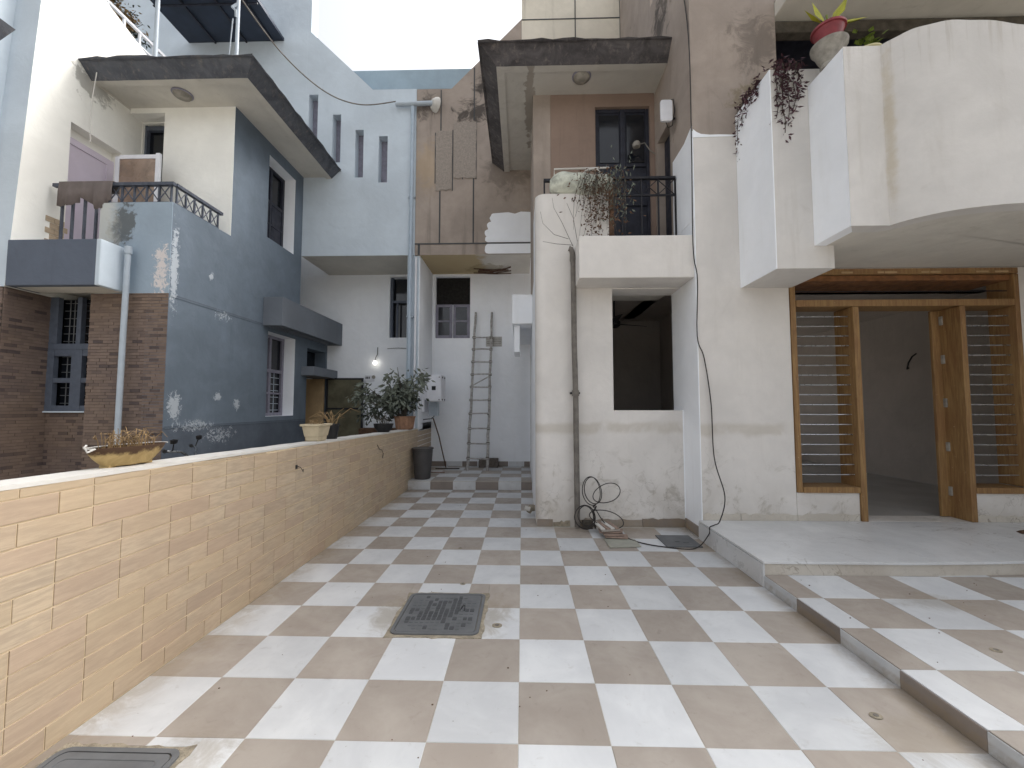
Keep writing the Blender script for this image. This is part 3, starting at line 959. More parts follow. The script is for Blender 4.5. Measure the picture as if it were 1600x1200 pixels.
# window in the back wall
win = MB().box(-1.93, -1.15, 6.55, 6.57, 3.78, 4.40).build('window', M['dark_void'], wh)
m = MB()
for x0, x1 in ((-1.925, -1.55), (-1.53, -1.155)):
    m.box(x0, x0 + .06, 6.44, 6.48, 3.0, 3.76); m.box(x1 - .06, x1, 6.44, 6.48, 3.0, 3.76)
    for z in (3.0, 3.36, 3.70): m.box(x0 + .06, x1 - .06, 6.442, 6.478, z, z + (.06 if z != 3.36 else .04))
m.build('shutter', M['window_grey'], win, bevel=.004)
for x0, x1 in ((-1.865, -1.61), (-1.47, -1.215)):
    for z0, z1 in ((3.06, 3.36), (3.40, 3.70)):
        MB().box(x0, x1, 6.455, 6.465, z0, z1).build('pane', M['glass_dark'], win)
# vent tile beside ladder
MB().box(-.79, -.43, 6.421, 6.429, 2.80, 3.02).build('wall_plate', M['plate_grey'], wh)
m = MB()
for z in (2.86, 2.91, 2.96): m.box(-.77, -.45, 6.417, 6.4205, z, z + .012)
m.box(-.62, -.605, 6.4135, 6.4165, 2.81, 3.01)
m.build('wall_plate_groove', M['stone_pot'], wh)
# exposed reinforcement in the soffit
m = MB()
for k in range(5):
    y = 6.05 + .07 * k
    m.tube([(-1.0 + random.uniform(-.1, .1), y, 4.44), (-.6, y + .03, 4.425 + random.uniform(-.01, .01)), (-.25 + random.uniform(-.1, .05), y + random.uniform(-.1, .1), 4.43)], .012, 5)
m.tube([(-.7, 6.3, 4.43), (-.3, 5.95, 4.41), (-.22, 5.9, 4.42)], .016, 5)
m.build('exposed_bar', M['rust'], wh)
# skirting tiles of the back yard
for i in range(7):
    x0 = -1.98 + i * .34
    x1 = min(x0 + .33, .185)
    if x1 - x0 < .05: continue
    riser(wh, x0, x1, 6.415, 6.4285, .153, .26, M['tile_brown_dark'] if i % 2 == 0 else M['tile_white'], 'skirting_tile')
# awning over the back door, with bracket
csg('awning', [(-.145, .189, 4.11, 6.42, 2.84, 3.33)], [], M['white_sky_tint'], wh, bevel=.006)
csg('awning_bracket', [(-.115, -.02, 4.25, 4.9, 2.38, 2.839)], [], M['white_sky_tint'], wh, bevel=.005)
MB().box(.30, .33, 5.5, 6.36, .155, 2.55).build('back_door', M['dark_door'], wh)

# ---- skirting along the front
def skirt(x0, x1, y, z0, z1, mat, parent, ragged_top=True, n=8):
    m = MB()
    pts = [(x0, z0), (x1, z0)]
    for i in range(n + 1):
        x = x1 - (x1 - x0) * i / n
        pts.append((x, z1 + (random.uniform(-.022, .008) if ragged_top else 0)))
    m.prism(pts, y - .012, y - .0005, 'y')
    return m.build('skirting_tile', mat, parent)
skirt(.20, .39, 2.45, .001, .085, M['tile_brown_dark'], wh, False)
skirt(.395, .60, 2.45, .001, .07, M['mortar'], wh)
skirt(.72, 1.0, 2.45, .001, .10, M['tile_brown'], wh)
skirt(1.0, 1.47, 2.45, .001, .10, M['tile_brown'], wh)
skirt(1.475, 1.985, 2.45, .001, .11, M['tile_brown_dark'], wh)
MB().box(1.986, 1.9995, 2.005, 2.436, .001, .115).build('skirting_tile', M['tile_brown_dark'], wh)
for a, b in ((2.02, 2.42), (2.425, 3.035), (3.79 - .75, 3.70), (4.95, 5.56), (5.56, 7.2)):
    skirt(a, b, 2.0, PZ + .001, PZ + .075, M['marble_riser'], wh, True, 12)

# ---- big window: room behind
room1 = csg('room', [(.45, 2.9, 2.771, 7.2, .0, 3.5)], [(.46, 2.8, 2.70, 7.0, .15, 3.2), (.6, 2.0, 6.9, 7.3, .9, 2.8)], [M['interior']], wh, bevel=0)  # unseen opening in the far wall, added to let in light
csg('room_partition', [(.47, 2.79, 5.6, 5.7, .151, 3.19)], [(1.5, 1.75, 5.5, 5.8, .15, 2.0), (.55, 1.4, 5.5, 5.8, .6, 2.9)], M['interior'], wh, bevel=0)  # wide hole added to pass rear light on; narrow one is a doorway
# ceiling fan
fan = thing('ceiling_fan', 'dark ceiling fan seen through the large unglazed ground floor window', 'fan', (1.52, 4.0, 3.2))
m = MB(); m.tube([(0, 0, 0), (0, 0, -.34)], .012, 8); m.build('rod', M['black'], fan)
m = MB(); m.lathe([(.0, -.30), (.06, -.32), (.1, -.36), (.1, -.42), (.05, -.46), (.0, -.47)], seg=18); m.build('motor', M['black'], fan, smooth=True)
for k in range(3):
    a = 2 * PI * k / 3 + .4
    m = MB()
    d = Vector((math.cos(a), math.sin(a), 0)); s_ = Vector((-d.y, d.x, 0))
    z = Vector((0, 0, -.40))
    p = [d * .09 - s_ * .02 + z, d * .09 + s_ * .02 + z, d * .6 + s_ * .065 + z + Vector((0, 0, .02)), d * .6 - s_ * .065 + z - Vector((0, 0, .01))]
    m.add(p + [q + Vector((0, 0, .008)) for q in p], [(0, 3, 2, 1), (4, 5, 6, 7), (0, 1, 5, 4), (1, 2, 6, 5), (2, 3, 7, 6), (3, 0, 4, 7)])
    m.build('blade', M['black'], fan)

# ---- hall behind the door frame
csg('hall', [(3.0, 6.9, 2.26, 8.2, .0, 3.4)], [(3.05, 6.65, 2.2, 8.0, .2, 3.1), (3.4, 5.8, 7.9, 8.3, .8, 2.7)], [M['interior'], M['interior_floor']], wh,  # unseen rear opening added to brighten the hall
    paints=[(1, (3.0, 7.0, 2.0, 8.5, .1, .21))], bevel=0)
m = MB()
m.tube([(6.63, 4.35, 2.35), (6.6, 4.4, 2.30), (6.58, 4.45, 2.2), (6.6, 4.5, 2.1), (6.63, 4.5, 2.12)], .012, 6)
m.build('loose_wire', M['black'], wh)

# ---- teak door frame
df = props(bpy.data.objects.new('door_frame', None), None)
C.objects.link(df); df.parent = wh
FY0, FY1 = 1.975, 2.26
def plank(x0, x1, z0, z1, y0=FY0, y1=FY1, mat='teak', name='plank'):
    return MB().box(x0, x1, y0, y1, z0, z1).build(name, M[mat], df, bevel=.004)
plank(3.045, 3.10, .512, 2.94, 1.985)
plank(5.50, 5.555, .58, 2.94, 1.985)
plank(3.045, 5.555, 2.945, 3.01, 1.985)
plank(3.105, 5.495, 2.58, 2.655, FY0 + .005, FY1 - .01)
plank(3.72, 3.785, .206, 2.575)
plank(4.885, 4.945, .206, 2.575)
plank(3.105, 3.715, .512, .575)
plank(4.95, 5.495, .512, .575)
plank(3.10, 5.50, 2.88, 2.94, 2.02, 2.5, 'teak_rough', 'header_board')
MB().box(4.79, 4.884, 2.2, 2.235, .21, 2.57).build('door_stop', M['teak'], df, bevel=.003)
for z in (.45, .95, 1.45, 1.95, 2.4):
    MB().box(4.868, 4.89, 2.165, 2.198, z, z + .10).build('hinge', M['stone_pot'], df, bevel=.002)
for i in range(17):
    z = .70 + i * .1113
    for x0, x1 in ((3.09, 3.73), (4.94, 5.51)):
        m = MB(); m.tube([(x0, 2.06, z), ((x0 + x1) / 2, 2.06, z - .002), (x1, 2.06, z)], .0065, 8)
        m.build('grille_rod', M['steel'], df, smooth=True)
m = MB(); m.tube([(3.09, 2.06, 2.77), (5.51, 2.06, 2.765)], .006, 8); m.build('grille_rod', M['iron'], df)
# masonry under the side lights (wall continues)
csg('sill_wall', [(3.042, 3.718, 2.0, 2.25, .206, .511)], [], M['white'], wh, bevel=.003)
csg('sill_wall', [(4.947, 5.558, 2.0, 2.25, .206, .511)], [], M['white'], wh, bevel=.003)
# white paint spots on header
m = MB()
for x in (3.62, 4.02, 4.1, 4.5, 4.6, 5.1, 5.3):
    m.box(x, x + random.uniform(.06, .16), 1.9815, 1.9845, 2.955, 2.975)
m.build('putty_smear', M['tan_wall'], df)

# ---- first-floor balcony of the right front (stepped boxes and curve)
BT = 4.645
cb = props(bpy.data.objects.new('front_balcony', None), None)
C.objects.link(cb); cb.parent = wh
csg('parapet_step', [(2.5, 3.06, 1.34, 1.999, 2.8, 4.83)], [(2.62, 3.1, 1.46, 1.998, 3.3, 5)], [M['white_mid'], M['white_sky_tint']], cb, paints=[(1, (2.49, 2.51, 1.3, 2.1, 2.7, 5))], bevel=.008)  # side face painted sky-lit white, front kept darker cream
m = MB()
fr = [(2.872, .89), (3.20, .89), (3.25, .80), (3.33, .715), (3.43, .64), (3.55, .585), (3.70, .54), (3.87, .515), (4.1, .51), (4.4, .53), (4.7, .58), (5.0, .66), (5.3, .78), (5.6, .93), (5.9, 1.1), (6.3, 1.4), (7.2, 1.95)]
# smooth resample of the curve part
pts2 = fr[:2]
for i in range(1, len(fr) - 1):
    p0, p1, p2, p3 = fr[max(1, i - 1)], fr[i], fr[i + 1], fr[min(len(fr) - 1, i + 2)]
    for k in range(1, 5):
        t_ = k / 4
        f = lambda a, b, c, d: .5 * ((2 * b) + (-a + c) * t_ + (2 * a - 5 * b + 4 * c - d) * t_ ** 2 + (-a + 3 * b - 3 * c + d) * t_ ** 3)
        pts2.append((f(p0[0], p1[0], p2[0], p3[0]), f(p0[1], p1[1], p2[1], p3[1])))
n = len(pts2)
inn = []
for i, p in enumerate(pts2):
    a = Vector(pts2[max(0, i - 1)]); b = Vector(pts2[min(n - 1, i + 1)])
    d = (b - a).normalized(); inn.append((p[0] - d.y * .14, p[1] + d.x * .14))
inn[0] = (2.99, 1.03)
ztop = [4.65 - .20 * (lambda q: q * q * (3 - 2 * q))(min(1, max(0, (p[0] - 3.2) / .9))) + .004 * math.sin(i * .9) for i, p in enumerate(pts2)]
vs = []
for i in range(n):
    vs += [(pts2[i][0], pts2[i][1], 3.02), (pts2[i][0], pts2[i][1], ztop[i]), (inn[i][0], inn[i][1], ztop[i]), (inn[i][0], inn[i][1], 3.02)]
fs = []
for i in range(n - 1):
    for k in range(4):
        fs.append((i * 4 + k, i * 4 + (k + 1) % 4, i * 4 + 4 + (k + 1) % 4, i * 4 + 4 + k)[::-1])
m.add(vs, fs)
o = m.build('curved_parapet', M['white_mid'], cb, smooth=True)
for p in o.data.polygons: p.use_smooth = True
try: o.data.set_sharp_from_angle(angle=R(28))
except Exception: pass
csg('parapet_step', [(2.87, 2.985, .896, 1.3395, 3.0205, BT)], [], M['white_sky_tint'], cb, bevel=.004)
m = MB(); m.prism([(2.992, 1.335)] + [((a[0] + b[0]) / 2, (a[1] + b[1]) / 2) for a, b in zip(inn, pts2)] + [(7.2, 1.999), (3.062, 1.999), (3.062, 1.335)], 3.024, 3.12)
m.build('balcony_floor', M['soffit'], cb)
# upper wall behind this balcony and the slab above it
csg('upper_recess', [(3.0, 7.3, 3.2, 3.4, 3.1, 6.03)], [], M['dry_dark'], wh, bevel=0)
csg('upper_slab', [(3.001, 7.3, .95, 3.4, 6.04, 6.22)], [], M['soffit'], wh, bevel=.01)
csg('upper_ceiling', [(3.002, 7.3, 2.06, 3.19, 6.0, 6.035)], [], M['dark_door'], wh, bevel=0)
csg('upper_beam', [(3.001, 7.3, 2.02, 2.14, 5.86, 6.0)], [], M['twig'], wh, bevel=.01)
dd = MB().box(3.03, 5.4, 3.13, 3.19, 3.3, 5.8).build('upper_door', M['dark_door'], wh)
m = MB()
for z in (4.3, 5.1, 5.75): m.box(3.03, 5.4, 3.10, 3.129, z, z + .05)
for x in (3.03, 3.8, 4.6, 5.35): m.box(x, x + .05, 3.095, 3.129, 3.3, 5.8)
m.build('door_frame', M['window_blue'], dd)
# wall at the far right edge, extended out of view to shade the front
csg('shading_side_wall', [(5.66, 5.95, -1.6, 1.99, .0, 2.98)], [], M['white'], wh, bevel=.01)
# roof lid over the right side so rooms stay dark
csg('roof', [(2.26, 7.3, 2.26, 8.3, 7.0, 7.2), (7.31, 7.4, 2.0, 8.4, 0, 7.2)], [], M['soffit'], wh, bevel=0)
csg('roof', [(3.001, 7.3, 2.0, 2.255, 6.23, 7.2)], [], M['brown'], wh, bevel=0)

# ---- iron railing of the balcony
def xrail(parent, x0, x1, y, zb, zt, n, mat, band=True, posts=True):
    """horizontal run along x: top rail, criss-cross band, vertical bars below"""
    MB().box(x0, x1, y - .025, y + .025, zt - .03, zt).build('top_rail', mat, parent)
    MB().box(x0, x1, y - .012, y + .012, zt - .25, zt - .23).build('rail', mat, parent)
    for i in range(n + 1):
        x = x0 + (x1 - x0) * i / n
        MB().box(x - .009, x + .009, y - .009, y + .009, zb, zt - .03).build('baluster', mat, parent)
    for i in range(n):
        a = x0 + (x1 - x0) * i / n; b = x0 + (x1 - x0) * (i + 1) / n
        m = MB()
        m.tube([(a, y - .012, zt - .23), (b, y - .012, zt - .03)], .006, 6); m.tube([(a, y + .012, zt - .03), (b, y + .012, zt - .23)], .006, 6)
        m.build('cross_bar', mat, parent)
rl = props(bpy.data.objects.new('balcony_railing', None), None); C.objects.link(rl); rl.parent = wh
xrail(rl, 1.12, 1.98, 2.50, 3.45, 4.40, 4, M['iron'])
MB().box(1.12, 1.98, 2.49, 2.51, 3.60, 3.625).build('rail', M['iron'], rl)
MB().box(.30, 1.12, 2.50, 2.55, 4.37, 4.40).build('top_rail', M['iron'], rl)
for x in (.30, .42, .6, .8, 1.0):
    MB().box(x, x + .02, 2.515, 2.535, 4.171, 4.37).build('baluster', M['iron'], rl)
MB().box(1.12, 1.19, 2.47, 2.53, 3.44, 4.3).build('post', M['dry_dark'], rl, bevel=.004)

# ---- down pipe, ceiling lamps on this house
dp = thing('drain_pipe', 'dark grey drain pipe running down the white wall beside the balcony slab', 'pipe')
m = MB()
m.tube([(.60, 2.36, 3.42), (.63, 2.36, 3.41), (.645, 2.36, 3.36), (.655, 2.365, 3.2), (.66, 2.37, 2.2), (.672, 2.37, 1.6), (.68, 2.37, .02)], .034, 12)
m.build('pipe', M['pipe_grey'], dp, smooth=True)
for z in (3.3, 1.62):
    m = MB(); m.tube([(.655 if z > 2 else .671, 2.366, z - .035), (.655 if z > 2 else .671, 2.368, z + .035)], .043, 12); m.build('collar', M['pipe_grey'], dp, smooth=True)
m = MB(); m.box(.61, .73, 2.40, 2.449, 1.61, 1.635); m.build('clamp', M['iron'], dp)
def dome(name, label, loc):
    o = thing(name, label, 'lamp', loc)
    m = MB(); m.lathe([(.0, -.075), (.06, -.07), (.105, -.045), (.12, -.015), (.12, 0)], seg=20); m.build('shade', M['stone_pot'], o, smooth=True)
    m = MB(); m.lathe([(.125, -.02), (.135, -.012), (.135, .0)], seg=20); m.build('rim', M['window_grey'], o, smooth=True)
dome('ceiling_lamp', 'round bulkhead lamp under the peeling canopy of the brown balcony', (.87, 2.95, 6.15))
dome('ceiling_lamp', 'round bulkhead lamp under the canopy of the blue house', (-4.98, 3.02, 6.06))

# ================================================================== LEFT-HAND (BLUE) HOUSE
bh = thing('blue_house', 'two storey slate blue and white house with brick slip front beyond the garden wall', 'house')
XD = -4.37
csg('wall', [
        (XD - .28, XD, 2.27, 6.43, -.3, 3.2),
        (XD - .12, XD, 2.27, 3.29, 3.2, 4.03),
        (XD - .28, XD, 3.29, 5.25, 3.2, 6.07)],
    [(XD - .4, XD + .1, 4.27, 5.12, 1.29, 2.76), (XD - .4, XD + .1, 4.15, 4.97, 4.38, 5.84), (XD - .4, XD + .1, 5.57, 6.36, -.1, 2.66)],
    [M['dark_blue'], M['skirt_blue'], M['white_sky_tint']], bh,
    paints=[(1, (XD - .02, XD + .02, 2, 6.5, -.3, 1.2)),
            (2, (XD - .27, XD - .001, 4.26, 5.13, 1.28, 2.77)), (2, (XD - .27, XD - .001, 4.14, 4.98, 4.37, 5.85)),
            (2, (XD - .3, XD - .001, 3.28, 3.30, 3.2, 6.1))], bevel=.006)
# grooves in the render
m = MB()
m.box(XD - .002, XD + .0035, 2.29, 4.10, 2.845, 2.865)
m.box(XD - .002, XD + .0035, 2.29, 5.56, 1.195, 1.213)
m.build('render_groove', M['skirt_blue'], bh)
m = MB()
m.box(XD - .002, XD + .006, 2.29, 4.10, 2.832, 2.845)
m.box(XD - .002, XD + .006, 2.29, 5.56, 1.185, 1.195)
m.build('render_bead', M['dark_blue'], bh)
# front parapet over the brick pier
csg('parapet', [(-5.30, XD - .121, 2.27, 2.42, 2.866, 4.03), (XD - .121, XD - .0005, 2.2695, 2.2698, 2.866, 4.03)], [], M['blue_weathered'], bh, bevel=.005)
m = MB(); m.prism([(-5.30, 3.2), (-5.30, 4.0), (-5.18, 4.03), (XD - .001, 4.03), (XD - .001, 2.866), (-5.30, 2.866)], 2.262, 2.2695, 'y')
m.build('paint_patch', M['blue_weathered'], bh)
# brick slip cladding: pier, recess side wall, window wall
def slips(face, a0, a1, z0, z1, c, name, parent, L=.125, Hh=.038, skip=None):
    m = MB()
    row = 0
    z = z0
    while z < z1 - .01:
        a = a0 - (L / 2 if row % 2 else 0) - random.choice((0, L / 4))
        while a < a1:
            s0, s1 = max(a, a0), min(a + L - .003, a1)
            if s1 - s0 > .015:
                am, zm = (s0 + s1) / 2, z + Hh / 2
                if not (skip and skip[0] < am < skip[1] and skip[2] < zm < skip[3]):
                    d = random.uniform(.002, .010)
                    tone = random.choice((.05, .15, .5, .7, .75, .8, .85, .9, 1.0)) if row % 2 else random.choice((.6, .7, .8, .9, .95))
                    zt = min(z + Hh - .004, z1)
                    if face == '-y': m.box(s0, s1, c - d, c + .01, z, zt, 0, tone)
                    else: m.box(c - .01, c + d, s0, s1, z, zt, 0, tone)
            a += L
        z += Hh; row += 1
    return props(m.build(name, M['slip'], parent), kind='stuff')
csg('pier', [(-5.36, XD - .001, 2.275, 2.52, -.3, 2.865)], [], M['slip_back'], bh, bevel=0)
slips('-y', -5.36, XD - .005, .0, 2.865, 2.27, 'brick_slips', bh)
csg('recess_side', [(-6.30, -6.045, 1.93, 2.9, -.3, 2.86)], [], M['slip_back'], bh, bevel=0)
slips('+x', 1.93, 2.42, .0, 2.86, -6.04, 'brick_slips', bh)
slips('-y', -6.5, -6.05, .0, 2.86, 1.925, 'brick_slips', bh)
csg('recess_back', [(-6.04, -5.2, 2.43, 2.6, -.3, 1.39)], [], M['slip_back'], bh, bevel=0)
slips('-y', -6.04, -5.35, .0, 1.38, 2.425, 'brick_slips', bh)
MB().box(-6.03, -5.36, 2.38, 2.46, 1.382, 1.40).build('window_sill', M['light_blue'], bh)
# recessed window with grille
w1 = MB().box(-6.04, -5.22, 2.52, 2.54, 1.40, 2.86).build('window', M['glass_dark'], bh)
m = MB()
for x0, x1 in ((-6.04, -5.95), (-5.72, -5.58), (-5.34, -5.22)):
    m.box(x0, x1, 2.40, 2.46, 1.401, 2.18)
for x0, x1 in ((-6.04, -5.93), (-5.68, -5.62), (-5.34, -5.22)):
    m.box(x0, x1, 2.402, 2.462, 2.26, 2.86)
for z0, z1 in ((1.401, 1.47), (1.76, 1.82), (2.10, 2.26)):
    m.box(-5.949, -5.721, 2.404, 2.458, z0, z1); m.box(-5.579, -5.341, 2.404, 2.458, z0, z1)
m.box(-6.03, -5.22, 2.398, 2.463, 2.181, 2.259)
m.build('frame', M['window_blue'], w1, bevel=.003)
for x in (-5.86, -5.80, -5.46):
    m = MB(); m.tube([(x, 2.485, 1.42), (x, 2.485, 2.85)], .006, 6); m.build('grille_bar', M['manhole'], w1)
for i in range(14):
    z = 1.5 + i * .1
    m = MB(); m.tube([(-5.93, 2.485, z), (-5.25, 2.485, z)], .005, 6); m.build('grille_bar', M['manhole'], w1)
# projecting box at first floor level
csg('balcony_box', [(-6.03, -4.9, 1.92, 2.26, 2.87, 3.42)], [], [M['dark_trim'], M['light_blue'], M['soffit']], bh,
    paints=[(1, (-4.95, -4.85, 1.9, 2.3, 2.8, 3.5)), (2, (-5.98, -4.95, 1.99, 2.3, 2.86, 2.88))], bevel=.02)
csg('balcony_floor', [(-6.03, XD - .29, 2.43, 3.3, 2.95, 3.2), (-6.03, -5.301, 2.262, 2.43, 3.05, 3.3)], [], M['soffit'], bh, bevel=0)
# white gable wall with mauve panel recess
m = MB()
gx0, gx1 = -6.35, -6.03
prof = [(1.92, 2.862), (5.25, 2.862), (5.25, 7.0), (3.9, 7.05), (2.84, 7.34), (2.4, 7.45), (1.98, 7.5)]
o = csg('gable_wall', [(gx0, gx1, 2.13, 5.25, 2.862, 6.9)], [(gx1 - .16, gx1 + .1, 2.50, 3.20, 3.2, 5.28)], [M['white_left'], M['light_blue'], M['cloth']], bh,
        bevel=0)
we = MB()
we.add([(gx0, 1.92, 2.862), (gx1, 1.92, 2.862), (gx1, 2.13, 2.862), (gx0, 2.13, 2.862), (gx0, 2.10, 6.9), (gx1, 2.10, 6.9), (gx1, 2.13, 6.9), (gx0, 2.13, 6.9)],
       [(0, 3, 2, 1), (4, 5, 6, 7), (1, 2, 6, 5), (2, 3, 7, 6), (3, 0, 4, 7)], 0)
we.add([(gx0, 1.92, 2.862), (gx1, 1.92, 2.862), (gx1, 2.10, 6.9), (gx0, 2.10, 6.9)], [(0, 1, 2, 3)], 1)
we.build('gable_edge', [M['white_left'], M['light_blue']], bh)
m.prism([(2.10, 6.90), (5.25, 6.90), (5.25, 6.95), (3.9, 7.0), (3.54, 7.12), (2.84, 7.36), (2.3, 7.6), (2.14, 7.7)], gx0, gx1 - .0005, 'x')
m.build('gable_wall', M['white_left'], bh)
pn = MB().box(gx1 - .159, gx1 - .13, 2.501, 3.199, 3.2, 5.14).build('panel', M['pink'], bh)
m = MB()
m.box(gx1 - .129, gx1 - .115, 2.501, 3.199, 5.05, 5.14); m.box(gx1 - .129, gx1 - .115, 3.10, 3.199, 3.2, 5.05)
m.build('panel_trim', M['pink'], pn)
csg('end_wall', [(-9.5, gx0 - .001, 1.92, 2.2, -.3, 7.4)], [], M['light_blue'], bh, bevel=.01)
# tan tile patch inside the balcony
m = MB()
for i in range(9):
    for k in range(3):
        y = 2.28 + k * .1 + (.05 if i % 2 else 0)
        m.box(gx1, gx1 + .008, y, min(y + .094, 2.49), 3.22 + i * .075, 3.22 + i * .075 + .069)
props(m.build('tan_cladding', M['tan'], bh), kind='stuff')
# strip wall of the room behind the balcony, recessed door
csg('balcony_wall', [(-5.48, XD - .281, 3.29, 3.75, 3.2, 6.07), (-6.03, -5.48, 3.5, 3.75, 3.2, 6.07), (-6.03, -5.48, 3.29, 3.6, 5.98, 6.07)],
    [(-6.02, -5.49, 3.45, 3.8, 3.2, 5.97)], M['white_left'], bh, bevel=.005)
csg('balcony_wall', [(XD - .2805, XD - .0005, 3.2845, 3.2895, 3.2, 6.05)], [], M['white_left'], bh, bevel=0)
d2 = MB().box(-6.02, -5.49, 3.60, 3.63, 3.21, 5.96).build('balcony_door', M['glass_dark'], bh)
m = MB()
for x in (-6.02, -5.71, -5.53): m.box(x, x + .035, 3.54, 3.599, 3.21, 5.96)
m.box(-5.675, -5.531, 3.542, 3.597, 4.62, 4.72); m.box(-5.985, -5.531, 3.542, 3.597, 5.88, 5.95)
m.build('frame', M['window_blue'], d2)
# open casement in front of it
cs = props(bpy.data.objects.new('open_casement', None), None); C.objects.link(cs); cs.parent = bh
m = MB()
m.box(-5.90, -5.84, 2.98, 3.02, 3.5, 5.10); m.box(-5.30, -5.24, 2.98, 3.02, 3.5, 5.14)
m.box(-5.84, -5.30, 2.982, 3.018, 5.06, 5.12)
m.build('frame', M['plastic_white'], cs, bevel=.003)
MB().box(-5.84, -5.30, 2.992, 3.002, 3.5, 5.06).build('pane', M['frosted'], cs)
# canopy
canopy(bh, -6.029, -3.80, 0, .19, 6.03, 6.15, 'canopy', M['fascia_blue'], M['soffit'])
# windows in the dark wall
def side_window(y0, y1, z0, z1, closed, split=None):
    x = XD - .24
    w = MB().box(x - .03, x - .02, y0, y1, z0, z1).build('window', M['glass_dark'], bh)
    zs = z0 + (z1 - z0) * (.54 if split is None else split)
    m = MB()
    for y in (y0, (y0 + y1) / 2 - .03, y1 - .06):
        m.box(x - .015, x + .03, y, y + .06, z0, z1)
    for z in (z0, zs, z1 - .05): m.box(x - .013, x + .028, y0, y1, z, z + .06)
    zz = z0 + (zs - z0) / 2
    m.box(x - .012, x + .027, y0, y1, zz, zz + .035)
    m.build('frame', M['dark_door'] if closed else M['window_grey'], w, bevel=.003)
    if closed:
        for k in range(2):
            a = y0 + .06 + k * (y1 - y0) / 2
            MB().box(x - .01, x + .015, a, a + (y1 - y0) / 2 - .09, z0 + .06, zs).build('shutter', M['dark_door'], w)
    else:
        m = MB()
        for k in range(6):
            z = z0 + .1 + k * .12
            m.box(x - .018, x - .012, y0 + (y1 - y0) * .55, y1 - .08, z, z + .012)
        m.box(x - .018, x - .012, y0 + (y1 - y0) * .72, y0 + (y1 - y0) * .74, z0, zs)
        m.build('grille_bar', M['pvc'], w)
    return w
side_window(4.27, 5.12, 1.29, 2.76, False)
side_window(4.15, 4.97, 4.38, 5.84, True)
# awning above window and door
csg('awning', [(XD + .001, -4.035, 4.11, 6.428, 2.83, 3.32)], [(XD + .06, -4.09, 4.2, 6.35, 2.8, 2.88)], M['awning_blue'], bh, bevel=.006)
csg('door_lintel', [(XD - .27, -4.12, 5.36, 6.42, 2.08, 2.26)], [], M['awning_blue'], bh, bevel=.006)
MB().box(XD - .26, XD - .24, 5.58, 6.35, 2.27, 2.65).build('transom_pane', M['glass_dark'], bh)
csg('door_recess', [(XD - .6, XD - .5, 5.3, 6.5, 0, 2.08), (XD - .49, XD - .29, 5.5, 5.56, 0, 2.08), (XD - .49, XD - .004, 6.30, 6.358, 0, 2.07)], [], M['tan_wall'], bh, bevel=0)
# slit wall
XR = -2.001
sl = [(-4.30, -4.10, 6.82, 7.82), (-3.80, -3.61, 6.37, 7.38), (-3.33, -3.15, 6.05, 7.05), (-2.85, -2.66, 5.94, 6.91)]
sl = [(-4.31, -4.12, 6.80, 7.80), (-3.81, -3.64, 6.37, 7.37), (-3.34, -3.17, 6.05, 7.04), (-2.86, -2.68, 5.94, 6.9)]
csg('slit_wall', [(XD, -2.252, 5.25, 5.5, 4.45, 7.88), (-10, XD, 5.25, 5.5, 6.2, 10.4), (-2.2525, -2.105, 5.25, 5.279, 4.45, 7.88)],
    [(a, b, 5.2, 5.45, c, d) for a, b, c, d in sl] + [(-7.75, -7.15, 5.2, 5.45, 8.2, 8.62)], [M['light_blue'], M['light_blue']], bh, bevel=.004)
m = MB(); m.prism([(XD + .0005, 7.8805), (-3.0, 7.8805), (XD + .07, 9.14), (XD + .07, 10.4), (XD + .0005, 10.4)], 5.2505, 5.4995, 'y')
m.build('slit_wall', M['light_blue'], bh)
for a, b, c, d in sl:
    MB().box(a, b, 5.43, 5.449, c, d).build('slit_pane', M['window_grey'], bh)
MB().box(-7.75, -7.15, 5.43, 5.449, 8.2, 8.62).build('terrace_window', M['glass_dark'], bh)
# soffit and back wall of the recess
csg('soffit', [(XD, -2.251, 5.501, 6.43, 4.45, 4.6), (XD, -2.251, 5.26, 5.5, 4.4495, 4.4499)], [], M['soffit'], bh, bevel=0)
csg('back_wall', [(XD - .6, -2.001, 6.431, 6.7, -.3, 4.449)], [(-2.97, -2.56, 6.3, 6.8, 3.01, 4.40)], M['white_sky_tint'], bh, bevel=.005)
w3 = MB().box(-2.97, -2.56, 6.62, 6.64, 3.01, 4.40).build('window', M['glass_dark'], bh)
m = MB()
m.box(-2.97, -2.92, 6.50, 6.60, 3.01, 4.40); m.box(-2.92, -2.56, 6.50, 6.6, 3.82, 3.87); m.box(-2.82, -2.79, 6.46, 6.50, 3.01, 3.82)
m.build('frame', M['window_blue'], w3)
# roof lids and rear so that the inside is dark
csg('roof', [(-10, XD - .281, 2.9, 8, 6.08, 6.12)], [], M['soffit'], bh, bevel=0)
csg('rear_wall', [(-10, 2.4, 8.42, 8.6, -.3, 7.6), (-10.1, -10, 1.9, 8.5, -.3, 7.6)], [], M['white_sky_tint'], bh, bevel=0)
# dark metal gate on the back wall side
gt = thing('metal_gate', 'olive sheet metal gate leaf standing open against the white wall', 'gate', (-3.9, 6.30, 0))
gt.location = (0, 0, 0)
m = MB()
for x in (-4.30, -3.52): m.box(x, x + .035, 6.28, 6.315, .1, 2.09)
for z in (.1, .75, 1.40, 2.055): m.box(-4.265, -3.52, 6.281, 6.314, z, z + .035)
m.build('frame', M['iron'], gt)
for z0, z1 in ((.135, .75), (.785, 1.40), (1.435, 2.055)):
    MB().box(-4.265, -3.52, 6.295, 6.301, z0, z1).build('sheet', M['gate_green'], gt)
csg('low_wall', [(-3.45, -2.26, 6.0, 6.3, -.1, 1.0)], [], M['dry_dark'], bh, bevel=.005)
